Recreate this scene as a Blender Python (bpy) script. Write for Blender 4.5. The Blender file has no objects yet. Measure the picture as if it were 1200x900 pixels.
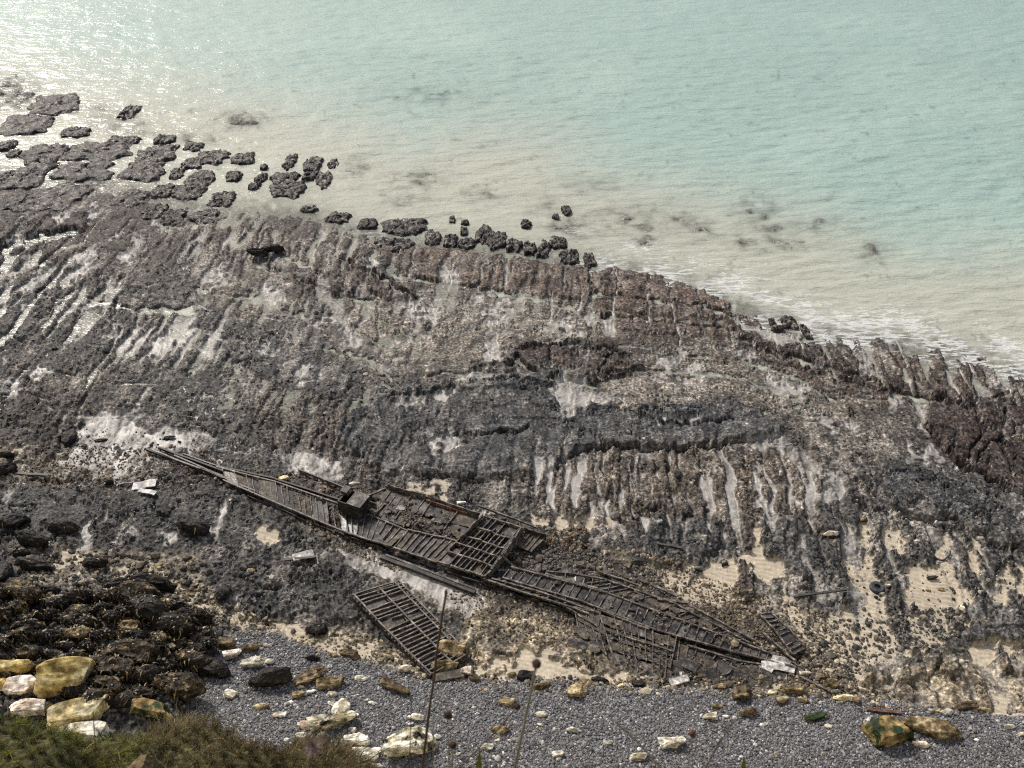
import bpy, bmesh, math, random
import numpy as np
from mathutils import Vector, Matrix

# ------------------------------------------------------------------ camera, sky, sun, exposure
H = 45.0                      # eye height above the reef
PITCH = math.radians(37.0)
F = 1200.0                    # focal length in photo pixels (photo 1200 x 900)
scene = bpy.context.scene
scene.unit_settings.system = 'METRIC'
cam_d = bpy.data.cameras.new('camera')
cam_d.sensor_width = 36.0
cam_d.lens = 36.0 * F / 1200.0
cam_d.clip_start = 0.05
cam_d.clip_end = 30000.0
cam_d.dof.use_dof = True
cam_d.dof.focus_distance = 62.0
cam_d.dof.aperture_fstop = 8.5
cam = bpy.data.objects.new('camera', cam_d)
cam.location = (0, 0, H)
cam.rotation_euler = (math.pi / 2 - PITCH, 0, 0)
scene.collection.objects.link(cam)
scene.camera = cam

SUN_EL = math.radians(42.0)
SUN_AZ = math.radians(-36.0)     # measured from +Y, negative = left
world = bpy.data.worlds.new('World')
scene.world = world
world.use_nodes = True
wn = world.node_tree
bg = wn.nodes['Background']
sky = wn.nodes.new('ShaderNodeTexSky')
sky.sky_type = 'NISHITA'
sky.sun_disc = False
sky.sun_elevation = SUN_EL
sky.sun_rotation = SUN_AZ
sky.air_density = 1.0
sky.dust_density = 4.0
sky.ozone_density = 1.0
bg.inputs['Strength'].default_value = 0.12
wn.links.new(sky.outputs[0], bg.inputs['Color'])

sun_d = bpy.data.lights.new('sun', 'SUN')
sun_d.energy = 2.9
sun_d.angle = math.radians(1.5)
sun_d.color = (1.0, 0.96, 0.90)
sun = bpy.data.objects.new('sun', sun_d)
sd = Vector((math.sin(SUN_AZ) * math.cos(SUN_EL), math.cos(SUN_AZ) * math.cos(SUN_EL), math.sin(SUN_EL)))
sun.rotation_euler = sd.to_track_quat('Z', 'Y').to_euler()
sun.location = (-30, 60, 80)
scene.collection.objects.link(sun)
scene.view_settings.view_transform = 'Standard'
scene.view_settings.look = 'None'
scene.view_settings.gamma = 1.0
scene.view_settings.use_curve_mapping = False
scene.view_settings.exposure = 0.0
scene.render.engine = 'CYCLES'
scene.cycles.use_denoising = False
scene.cycles.pixel_filter_type = 'BLACKMAN_HARRIS'
scene.cycles.filter_width = 1.15
scene.cycles.max_bounces = 5
scene.cycles.diffuse_bounces = 2
scene.cycles.glossy_bounces = 2
scene.cycles.transparent_max_bounces = 6
scene.cycles.caustics_reflective = False
scene.cycles.caustics_refractive = False

COL = scene.collection
rng = np.random.default_rng(7)
random.seed(7)

# ------------------------------------------------------------------ helpers: plan positions
cp, sp_ = math.cos(PITCH), math.sin(PITCH)

def plan(u, v, z=0.0):
    """ground position (arrays) of the survey point u,v at height z"""
    u = np.asarray(u, float); v = np.asarray(v, float)
    dx = u - 600.0
    dy = F * cp - (v - 450.0) * sp_
    dz = -F * sp_ - (v - 450.0) * cp
    t = (np.asarray(z, float) - H) / dz
    return dx * t, dy * t

def W(u, v, z=0.0):
    x, y = plan(u, v, z)
    return Vector((float(x), float(y), float(z)))

def ray_at(u, v, dist):
    d = Vector((u - 600.0, F * cp - (v - 450.0) * sp_, -F * sp_ - (v - 450.0) * cp)).normalized()
    return Vector((0, 0, H)) + d * dist

def ppm(u, v):
    """survey units per metre across at this place"""
    a = W(u - 1, v); b = W(u + 1, v)
    return 2.0 / (b - a).length

def unplan(x, y, z=0.0):
    zz = z - H
    fw = y * cp - zz * sp_
    up = y * sp_ + zz * cp
    return 600 + F * x / fw, 450 - F * up / fw

# ------------------------------------------------------------------ helpers: noise
_perm = np.random.default_rng(3).permutation(4096)
_ga = np.random.default_rng(4).uniform(0, 2 * np.pi, 4096)
_gx, _gy = np.cos(_ga), np.sin(_ga)
_g3 = np.random.default_rng(5).normal(size=(4096, 3)); _g3 /= np.linalg.norm(_g3, axis=1)[:, None]
_rv = np.random.default_rng(6).uniform(0, 1, (4096, 2))

def _h2(i, j, seed):
    return _perm[(_perm[(i + seed * 131) & 4095] + j) & 4095]

def perlin(x, y, seed=0):
    xi = np.floor(x).astype(np.int64); yi = np.floor(y).astype(np.int64)
    xf = x - xi; yf = y - yi
    def g(di, dj):
        h = _h2(xi + di, yi + dj, seed)
        return _gx[h] * (xf - di) + _gy[h] * (yf - dj)
    a = xf * xf * xf * (xf * (xf * 6 - 15) + 10); b = yf * yf * yf * (yf * (yf * 6 - 15) + 10)
    n0 = g(0, 0); n1 = g(1, 0); n2 = g(0, 1); n3 = g(1, 1)
    return ((n0 + a * (n1 - n0)) * (1 - b) + (n2 + a * (n3 - n2)) * b) * 1.5

def fbm(x, y, octv=4, seed=0, gain=0.5):
    s = 0; a = 1.0; t = 0
    for k in range(octv):
        s = s + a * perlin(x * 2 ** k + 17.3 * k, y * 2 ** k - 9.1 * k, seed + k); t += a; a *= gain
    return s / t * 1.4

def worley(x, y, seed=0):
    """returns (F1, F2, cell random)"""
    xi = np.floor(x).astype(np.int64); yi = np.floor(y).astype(np.int64)
    f1 = np.full(x.shape, 9.0); f2 = np.full(x.shape, 9.0); cid = np.zeros(x.shape)
    for di in (-1, 0, 1):
        for dj in (-1, 0, 1):
            h = _h2(xi + di, yi + dj, seed)
            px = xi + di + _rv[h, 0]; py = yi + dj + _rv[h, 1]
            d = np.hypot(px - x, py - y)
            m = d < f1
            f2 = np.where(m, f1, np.minimum(f2, d))
            cid = np.where(m, (h % 997) / 997.0, cid)
            f1 = np.where(m, d, f1)
    return f1, f2, cid

def perlin3(p, seed=0):
    pi = np.floor(p).astype(np.int64); pf = p - pi
    w = pf * pf * pf * (pf * (pf * 6 - 15) + 10)
    out = 0
    for i in (0, 1):
        for j in (0, 1):
            for k in (0, 1):
                h = _perm[(_perm[(_perm[(pi[:, 0] + i + seed * 57) & 4095] + pi[:, 1] + j) & 4095] + pi[:, 2] + k) & 4095]
                d = (_g3[h] * (pf - np.array([i, j, k]))).sum(1)
                out = out + d * (w[:, 0] if i else 1 - w[:, 0]) * (w[:, 1] if j else 1 - w[:, 1]) * (w[:, 2] if k else 1 - w[:, 2])
    return out * 1.6

def fbm3(p, octv=3, seed=0):
    s = 0; a = 1.0
    for k in range(octv):
        s = s + a * perlin3(p * 2 ** k + 5.7 * k, seed + k); a *= 0.5
    return s

def sstep(a, b, x):
    t = np.clip((x - a) / (b - a), 0, 1)
    return t * t * (3 - 2 * t)

def psdf(pts, U, V, pad=60.0):
    """signed distance (negative inside) to a polygon, +pad far away"""
    P = np.array(pts, float)
    out = np.full(U.shape, float(pad))
    m = (U > P[:, 0].min() - pad) & (U < P[:, 0].max() + pad) & (V > P[:, 1].min() - pad) & (V < P[:, 1].max() + pad)
    if not m.any():
        return out
    x = U[m]; y = V[m]
    d = np.full(x.shape, 1e9); ins = np.zeros(x.shape, bool)
    n = len(P)
    for i in range(n):
        a = P[i]; b = P[(i + 1) % n]
        e = b - a
        t = np.clip(((x - a[0]) * e[0] + (y - a[1]) * e[1]) / (e @ e), 0, 1)
        d = np.minimum(d, (x - a[0] - t * e[0]) ** 2 + (y - a[1] - t * e[1]) ** 2)
        c = (a[1] > y) != (b[1] > y)
        if e[1] != 0:
            ins ^= c & (x < e[0] * (y - a[1]) / e[1] + a[0])
    d = np.sqrt(d)
    out[m] = np.minimum(np.where(ins, -d, d), pad)
    return out

def ldist(pts, U, V, pad=30.0):
    P = np.array(pts, float)
    out = np.full(U.shape, float(pad))
    m = (U > P[:, 0].min() - pad) & (U < P[:, 0].max() + pad) & (V > P[:, 1].min() - pad) & (V < P[:, 1].max() + pad)
    if not m.any():
        return out
    x = U[m]; y = V[m]; d = np.full(x.shape, 1e9)
    for i in range(len(P) - 1):
        a = P[i]; e = P[i + 1] - a
        t = np.clip(((x - a[0]) * e[0] + (y - a[1]) * e[1]) / (e @ e), 0, 1)
        d = np.minimum(d, (x - a[0] - t * e[0]) ** 2 + (y - a[1] - t * e[1]) ** 2)
    out[m] = np.minimum(np.sqrt(d), pad)
    return out

def lin(r, g, b):
    def f(c):
        c /= 255.0
        return c / 12.92 if c <= 0.04045 else ((c + 0.055) / 1.055) ** 2.4
    return np.array([f(r), f(g), f(b)])

# ------------------------------------------------------------------ helpers: objects and materials
def link(o, parent=None):
    COL.objects.link(o)
    if parent is not None:
        o.parent = parent
    return o

def mesh_obj(name, verts, faces, mat, parent=None, smooth=False):
    me = bpy.data.meshes.new(name)
    me.from_pydata([tuple(map(float, v)) for v in verts], [], [tuple(map(int, f)) for f in faces])
    me.materials.append(mat)
    if smooth:
        me.polygons.foreach_set('use_smooth', [True] * len(me.polygons))
    me.update()
    return link(bpy.data.objects.new(name, me), parent)

def np_mesh(name, verts, quads, smooth=True):
    me = bpy.data.meshes.new(name)
    k = quads.shape[1]
    me.vertices.add(len(verts)); me.vertices.foreach_set('co', verts.astype(np.float32).ravel())
    me.loops.add(quads.size); me.loops.foreach_set('vertex_index', quads.astype(np.int32).ravel())
    me.polygons.add(len(quads))
    me.polygons.foreach_set('loop_start', np.arange(0, quads.size, k, dtype=np.int32))
    me.polygons.foreach_set('use_smooth', np.full(len(quads), smooth))
    me.update(calc_edges=True)
    return me

def set_attr(me, name, data, kind='FLOAT'):
    a = me.attributes.new(name, kind, 'POINT')
    if kind == 'FLOAT':
        a.data.foreach_set('value', data.astype(np.float32).ravel())
    else:
        c = np.ones((len(data), 4), np.float32); c[:, :3] = data
        a.data.foreach_set('color', c.ravel())

def thing(name, label, cat, loc=(0, 0, 0), group=None, rz=0.0):
    o = bpy.data.objects.new(name, None)
    o.empty_display_size = 0.3
    o.location = loc; o.rotation_euler = (0, 0, rz)
    COL.objects.link(o)
    return tag(o, label, cat, group)

def tag(o, label=None, cat=None, group=None, kind=None):
    if label: o['label'] = label
    if cat: o['category'] = cat
    if group: o['group'] = group
    if kind: o['kind'] = kind
    return o

class NT:
    def __init__(s, name):
        s.m = bpy.data.materials.new(name); s.m.use_nodes = True
        s.t = s.m.node_tree; s.b = s.t.nodes['Principled BSDF']; s.out = s.t.nodes['Material Output']
    def n(s, typ, **kw):
        nd = s.t.nodes.new(typ)
        for k, v in kw.items():
            if k.startswith('i_'):
                nd.inputs[int(k[2:]) if k[2:].isdigit() else k[2:].replace('_', ' ')].default_value = v
            else:
                setattr(nd, k, v)
        return nd
    def l(s, a, b):
        s.t.links.new(a, b)
    def noise(s, vec, scale, detail=4, rough=0.55, lac=2.0):
        nd = s.n('ShaderNodeTexNoise'); nd.inputs['Scale'].default_value = scale
        nd.inputs['Detail'].default_value = detail; nd.inputs['Roughness'].default_value = rough
        if vec is not None: s.l(vec, nd.inputs['Vector'])
        return nd.outputs['Fac']
    def ramp(s, fac, stops, interp='LINEAR'):
        nd = s.n('ShaderNodeValToRGB'); cr = nd.color_ramp; cr.interpolation = interp
        while len(cr.elements) < len(stops): cr.elements.new(0.5)
        for e, (p, c) in zip(cr.elements, stops):
            e.position = p; e.color = (*c, 1) if len(c) == 3 else c
        s.l(fac, nd.inputs['Fac'])
        return nd.outputs['Color']
    def mix(s, fac, a, b, blend='MIX'):
        nd = s.n('ShaderNodeMix', data_type='RGBA', blend_type=blend)
        for sock, val in ((nd.inputs[0], fac), (nd.inputs[6], a), (nd.inputs[7], b)):
            if hasattr(val, 'is_output'): s.l(val, sock)
            elif isinstance(val, (int, float)): sock.default_value = val
            else: sock.default_value = (*val, 1) if len(val) == 3 else val
        return nd.outputs[2]
    def math(s, op, a, b=0.0, clamp=False):
        nd = s.n('ShaderNodeMath', operation=op, use_clamp=clamp)
        for sock, val in ((nd.inputs[0], a), (nd.inputs[1], b)):
            if hasattr(val, 'is_output'): s.l(val, sock)
            else: sock.default_value = val
        return nd.outputs[0]
    def bump(s, h, strength=0.5, dist=0.02):
        nd = s.n('ShaderNodeBump'); nd.inputs['Strength'].default_value = strength
        nd.inputs['Distance'].default_value = dist
        s.l(h, nd.inputs['Height']); s.l(nd.outputs[0], s.b.inputs['Normal'])
        return nd
    def coord(s, which='Object'):
        return s.n('ShaderNodeTexCoord').outputs[which]
    def attr(s, name, typ='GEOMETRY'):
        nd = s.n('ShaderNodeAttribute', attribute_name=name, attribute_type=typ)
        return nd

def grey(v): return (v, v, v)
# ================================================================== THE SETTING
SEA_Z = -0.12
ALPHA = math.atan2(100, 1502)      # heading of the joints in the chalk

# --- zones of the reef, surveyed in u,v
WATERLINE = [(-700, 330), (-200, 250), (-60, 225), (0, 208), (60, 222), (110, 212), (160, 222), (200, 240), (255, 250), (310, 246), (370, 252), (400, 266),
             (450, 280), (500, 288), (560, 294), (620, 302), (680, 312), (730, 320), (800, 336), (850, 354), (890, 372), (940, 388),
             (1000, 398), (1060, 404), (1130, 416), (1200, 440), (1330, 490), (1700, 620), (2200, 800), (2200, 1500), (-700, 1500)]
SHINGLE = [(228, 848), (214, 815), (236, 782), (262, 755), (282, 738), (318, 742), (352, 752), (392, 768), (440, 774), (476, 790), (520, 801), (560, 797), (640, 796),
           (700, 800), (760, 806), (840, 808), (930, 812), (1000, 818), (1060, 822), (1100, 832), (1160, 838), (1240, 842), (1700, 850),
           (2200, 1000), (2200, 1500), (100, 1500)]

BROWN = [  # soft-edged, (polygon, weight)
    ([(440, 282), (560, 296), (700, 318), (860, 352), (900, 400), (860, 420), (700, 385), (600, 340), (480, 320)], 1.0),
    ([(240, 255), (400, 262), (440, 300), (420, 350), (330, 330), (240, 300)], 0.8),
    ([(640, 545), (720, 528), (915, 515), (1000, 560), (980, 640), (850, 620), (640, 600)], 0.9),
    ([(100, 260), (220, 240), (240, 300), (150, 340), (60, 330), (0, 300)], 0.45),
    ([(60, 520), (180, 530), (260, 560), (200, 575), (60, 575), (0, 560)], 0.8),
    ([(960, 400), (1080, 410), (1130, 430), (1100, 470), (1000, 470), (900, 440)], 0.85),
    ([(500, 500), (640, 540), (640, 600), (480, 560)], 0.35),
    ([(300, 440), (440, 480), (520, 560), (440, 560), (300, 520)], 0.5),
    ([(20, 430), (120, 440), (90, 500), (0, 530)], 0.6),
]
DKBROWN = [
    ([(1085, 470), (1130, 425), (1200, 445), (1400, 520), (1500, 640), (1200, 585), (1140, 550), (1095, 520)], 1.0),
    ([(850, 390), (900, 395), (960, 410), (1060, 460), (1020, 470), (940, 440), (870, 420)], 0.8),
    ([(0, 210), (200, 240), (180, 275), (0, 300)], 0.55),
    ([(600, 400), (720, 402), (760, 430), (700, 440), (620, 425)], 0.7),
    ([(780, 395), (860, 400), (840, 425)], 0.5),
]
TAN = [
    ([(420, 330), (560, 345), (700, 375), (730, 400), (600, 408), (560, 440), (430, 430), (380, 390)], 0.95),
    ([(660, 440), (780, 410), (900, 420), (1040, 490), (960, 510), (860, 470), (760, 480), (680, 470)], 0.9),
    ([(225, 310), (330, 318), (350, 360), (300, 385), (230, 350)], 0.9),
    ([(930, 440), (1080, 480), (1060, 540), (960, 520)], 0.4),
    ([(180, 370), (260, 380), (270, 425), (180, 420)], 0.4),
    ([(640, 530), (920, 512), (1000, 560), (940, 610), (640, 600)], 0.3),
]
MUD = [   # chalky mud banks at the back of the beach
    ([(545, 720), (640, 712), (720, 730), (740, 800), (640, 802), (560, 800), (540, 770)], 1.0),
    ([(300, 725), (390, 735), (420, 740), (500, 790), (470, 795), (380, 770), (310, 745)], 1.0),
    ([(1000, 790), (1060, 782), (1200, 775), (1500, 780), (1500, 850), (1100, 835), (1000, 815)], 1.0),
    ([(620, 690), (700, 640), (800, 660), (820, 700), (740, 690)], 0.55),
    ([(380, 640), (460, 650), (580, 700), (620, 740), (560, 730), (460, 690)], 0.7),
    ([(830, 680), (960, 720), (1000, 800), (940, 815), (860, 750)], 0.75),
    ([(560, 612), (640, 632), (760, 690), (700, 690), (600, 640)], 0.5),
    ([(60, 640), (240, 650), (260, 760), (120, 760), (20, 700)], 0.6),
    ([(0, 520), (120, 530), (180, 560), (60, 570), (-40, 560)], 0.6),
]
# ragged flat patches: kind 0 = wet sand or shallow pool, 1 = paler dry sand / chalk
PATCH = [
    (0, [(86, 500), (110, 486), (140, 483), (165, 496), (200, 502), (236, 504), (252, 518), (240, 530), (200, 528), (170, 540), (150, 560), (70, 548), (60, 535), (95, 525)], 4),
    (0, [(320, 530), (345, 528), (390, 540), (402, 552), (380, 560), (340, 552)], 3),
    (0, [(385, 640), (420, 648), (450, 652), (500, 672), (560, 692), (572, 704), (560, 720), (530, 715), (490, 692), (450, 676), (400, 660)], 2),
    (0, [(70, 330), (92, 296), (120, 290), (108, 318), (84, 338)], 3),
    (0, [(0, 338), (22, 310), (46, 292), (40, 308), (20, 330)], 2),
    (0, [(22, 350), (36, 322), (62, 306), (58, 320), (38, 342)], 2),
    (0, [(0, 298), (12, 280), (40, 276), (30, 284), (8, 302)], 2),
    (0, [(135, 300), (160, 282), (186, 272), (170, 290), (146, 312)], 1.5),
    (0, [(88, 366), (98, 344), (104, 342), (94, 366)], 1.5),
    (0, [(16, 378), (28, 358), (36, 358), (24, 378)], 1.5),
    (0, [(112, 408), (124, 384), (140, 374), (146, 382), (132, 398)], 2.5),
    (0, [(136, 408), (150, 392), (172, 372), (160, 398), (146, 410)], 2),
    (0, [(172, 418), (182, 394), (200, 372), (196, 396), (182, 420)], 2),
    (0, [(196, 416), (208, 392), (226, 374), (236, 386), (222, 408)], 3),
    (0, [(228, 420), (244, 386), (262, 392), (258, 414)], 4),
    (0, [(84, 392), (104, 376), (118, 370), (106, 386)], 2),
    (0, [(152, 484), (164, 464), (186, 432), (196, 430), (180, 456), (160, 484)], 1.5),
    (0, [(66, 494), (80, 482), (92, 478), (82, 490)], 1.5),
    (0, [(30, 436), (44, 426), (58, 430), (52, 438), (36, 440)], 2),
    (0, [(0, 452), (14, 444), (26, 452), (24, 464), (8, 462)], 3),
    (0, [(54, 446), (70, 442), (78, 450), (62, 452)], 2),
    (0, [(36, 458), (48, 452), (44, 462)], 2),
    (0, [(0, 416), (10, 414), (8, 424), (0, 426)], 2),
    (1, [(12, 524), (28, 516), (34, 524), (20, 534)], 2),
    (0, [(0, 586), (8, 574), (16, 574), (14, 588), (4, 592)], 1.5),
    (0, [(94, 614), (104, 610), (110, 624), (112, 640), (102, 650), (92, 652), (98, 634)], 2),
    (1, [(64, 650), (78, 642), (98, 650), (108, 660), (84, 664), (64, 662)], 3),
    (0, [(114, 610), (130, 592), (126, 614), (118, 614)], 1.5),
    (0, [(148, 620), (158, 612), (162, 620), (154, 634)], 2),
    (0, [(188, 626), (198, 620), (206, 630), (192, 640)], 1.5),
    (0, [(252, 600), (262, 590), (266, 598), (258, 620), (248, 636)], 1.5),
    (0, [(306, 584), (326, 588), (344, 592), (346, 606), (330, 600), (312, 592)], 2),
    (1, [(290, 622), (304, 618), (330, 622), (322, 634), (310, 644), (304, 632)], 2),
    (1, [(186, 680), (202, 676), (224, 688), (236, 702), (252, 716), (238, 716), (214, 704)], 3),
    (0, [(264, 690), (280, 694), (284, 706), (272, 712)], 2),
    (1, [(246, 706), (272, 716), (300, 724), (330, 736), (300, 738), (262, 728)], 3),
    (1, [(120, 664), (150, 660), (160, 676), (130, 676)], 3),
    (0, [(112, 566), (124, 560), (124, 568), (112, 570)], 1.5),
    (0, [(178, 556), (190, 546), (188, 556), (176, 562)], 1.5),
    (0, [(154, 568), (180, 562), (184, 576), (164, 578)], 3),
    (0, [(60, 258), (72, 246), (92, 240), (84, 254), (70, 266)], 1.5), (0, [(92, 262), (104, 246), (114, 236), (112, 250), (98, 264)], 1.2), (0, [(152, 284), (160, 276), (168, 276), (160, 286)], 1.5), (0, [(176, 258), (186, 256), (190, 268), (180, 266)], 1.5),
    (0, [(20, 264), (30, 256), (52, 248), (40, 260)], 1.2), (0, [(226, 270), (236, 262), (246, 266), (234, 280)], 1.5), (0, [(252, 290), (262, 280), (272, 280), (262, 296)], 2), (0, [(372, 266), (382, 262), (384, 282), (376, 292)], 1.5), (0, [(400, 300), (412, 284), (420, 280), (412, 300)], 1.5),
    (0, [(424, 320), (432, 300), (442, 296), (436, 316)], 2), (0, [(300, 336), (316, 330), (336, 344), (330, 358), (306, 350)], 4), (0, [(240, 318), (262, 314), (272, 330), (250, 340)], 5), (0, [(512, 318), (530, 316), (536, 330), (520, 332)], 3),
    (0, [(470, 350), (500, 346), (520, 372), (490, 380)], 7), (0, [(560, 352), (590, 350), (610, 372), (580, 384)], 8), (0, [(640, 372), (672, 370), (680, 392), (650, 396)], 7), (0, [(760, 420), (800, 416), (820, 440), (780, 446)], 8), (0, [(880, 436), (930, 440), (960, 470), (910, 466)], 9),
    (0, [(960, 480), (990, 486), (1000, 510), (970, 506)], 8), (0, [(340, 430), (362, 426), (372, 444), (350, 452)], 6), (0, [(300, 404), (320, 398), (326, 416), (308, 424)], 5), (0, [(1060, 520), (1090, 526), (1100, 545), (1070, 542)], 7),
    # centre
    (0, [(572, 398), (564, 420), (572, 424), (592, 418), (580, 392), (576, 382)], 2.5),
    (0, [(542, 444), (548, 434), (578, 438), (606, 436), (600, 442), (560, 446)], 2),
    (0, [(514, 466), (516, 458), (534, 460), (538, 466)], 1.5),
    (0, [(402, 384), (414, 380), (424, 404), (416, 412), (404, 396)], 3),
    (0, [(360, 374), (386, 370), (420, 376), (400, 382), (372, 384)], 2.5),
    (0, [(648, 450), (660, 440), (680, 444), (700, 456), (716, 472), (690, 474), (660, 488), (654, 476)], 3),
    (0, [(688, 376), (692, 354), (698, 368), (714, 376), (726, 388), (718, 390), (704, 382)], 1.5),
    (0, [(496, 356), (506, 356), (512, 364), (500, 364)], 1),
    (0, [(465, 470), (486, 460), (490, 474), (470, 480)], 4),
    (0, [(506, 510), (530, 500), (540, 520), (520, 530), (500, 524)], 6),
    (1, [(720, 474), (736, 468), (740, 476), (728, 480)], 1.5),
    (0, [(436, 420), (456, 414), (470, 430), (450, 440)], 6),
    # right
    (0, [(1040, 486), (1044, 462), (1054, 460), (1060, 470), (1048, 488)], 1.5),
    (0, [(1076, 490), (1072, 468), (1080, 472), (1086, 500), (1082, 504)], 1.5),
    (0, [(1010, 430), (1004, 404), (1016, 404), (1022, 430), (1028, 446), (1018, 442)], 1.5),
    (0, [(878, 382), (900, 382), (928, 396), (930, 402), (904, 400), (884, 390)], 1.5),
    (0, [(1170, 446), (1166, 430), (1174, 432), (1182, 464)], 1.5),
    (0, [(868, 414), (882, 414), (880, 424), (874, 422)], 1.5),
    (0, [(850, 522), (880, 510), (914, 514), (940, 532), (966, 548), (964, 566), (940, 545), (914, 530), (880, 528)], 3),
    (0, [(876, 544), (886, 540), (896, 574), (906, 600), (912, 612), (900, 620), (892, 608), (884, 576)], 1.5),
    (0, [(922, 566), (930, 560), (934, 580), (940, 596), (928, 590)], 1.5),
    (0, [(954, 568), (966, 566), (978, 584), (960, 592), (956, 604), (952, 584)], 2.5),
    (0, [(968, 540), (980, 552), (990, 580), (974, 586), (966, 566)], 4),
    (0, [(842, 618), (850, 608), (854, 634), (842, 632)], 2),
    (1, [(804, 694), (812, 678), (828, 664), (848, 654), (858, 644), (862, 668), (864, 700), (840, 706), (810, 702)], 2.5),
    (1, [(868, 650), (880, 640), (884, 622), (892, 620), (894, 640), (912, 660), (918, 676), (900, 682), (886, 676), (876, 660)], 2),
    (1, [(910, 684), (924, 690), (936, 710), (946, 750), (930, 744), (918, 712)], 3),
    (1, [(986, 652), (1000, 668), (1006, 684), (996, 680), (984, 662)], 2),
    (1, [(1008, 604), (1016, 600), (1018, 640), (1032, 690), (1040, 740), (1022, 738), (1012, 700), (1014, 640)], 2),
    (1, [(1036, 618), (1042, 600), (1056, 640), (1060, 664), (1090, 656), (1104, 650), (1118, 676), (1140, 704), (1128, 712), (1100, 722), (1070, 718), (1058, 680), (1048, 650)], 2),
    (1, [(1106, 634), (1110, 622), (1114, 644), (1112, 656), (1104, 650)], 1.5),
    (1, [(1138, 668), (1134, 616), (1144, 640), (1150, 650), (1140, 672)], 1.5),
    (1, [(1160, 704), (1174, 692), (1172, 654), (1180, 660), (1188, 690), (1178, 704), (1164, 710)], 2),
    (1, [(1192, 700), (1194, 660), (1204, 680), (1204, 704)], 2),
    (1, [(960, 720), (1000, 716), (1020, 740), (1050, 744), (1070, 724), (1120, 716), (1130, 730), (1090, 760), (1050, 764), (1000, 778), (960, 760)], 8),
    (1, [(1000, 800), (1004, 780), (1020, 768), (1060, 762), (1100, 770), (1060, 774), (1024, 776), (1010, 790)], 2.5),
    (1, [(1090, 770), (1130, 762), (1200, 752), (1200, 762), (1140, 772), (1110, 780)], 4),
    (1, [(1160, 836), (1166, 818), (1180, 830), (1204, 838), (1200, 846), (1176, 844)], 3),
    (1, [(620, 600), (650, 606), (680, 606), (720, 614), (700, 620), (640, 616), (618, 610)], 3),
    (1, [(468, 572), (500, 566), (530, 574), (520, 584), (490, 582)], 4),
    (1, [(700, 650), (712, 640), (720, 660), (740, 668), (770, 664), (740, 680), (710, 672)], 4),
    (1, [(760, 680), (800, 660), (810, 680), (790, 694)], 5),
    (1, [(600, 790), (620, 760), (640, 750), (660, 780), (720, 790), (770, 804), (680, 806), (620, 800)], 4),
    (1, [(340, 742), (372, 752), (410, 764), (450, 770), (470, 790), (420, 776), (360, 760)], 4),
    (1, [(250, 708), (300, 724), (360, 738), (420, 750), (470, 775), (500, 792), (450, 780), (380, 764), (310, 742), (262, 724)], 5),
    (1, [(552, 790), (580, 770), (610, 784), (690, 782), (740, 796), (640, 800)], 7),
    (1, [(900, 806), (940, 800), (960, 812), (920, 818)], 3),
]
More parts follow.
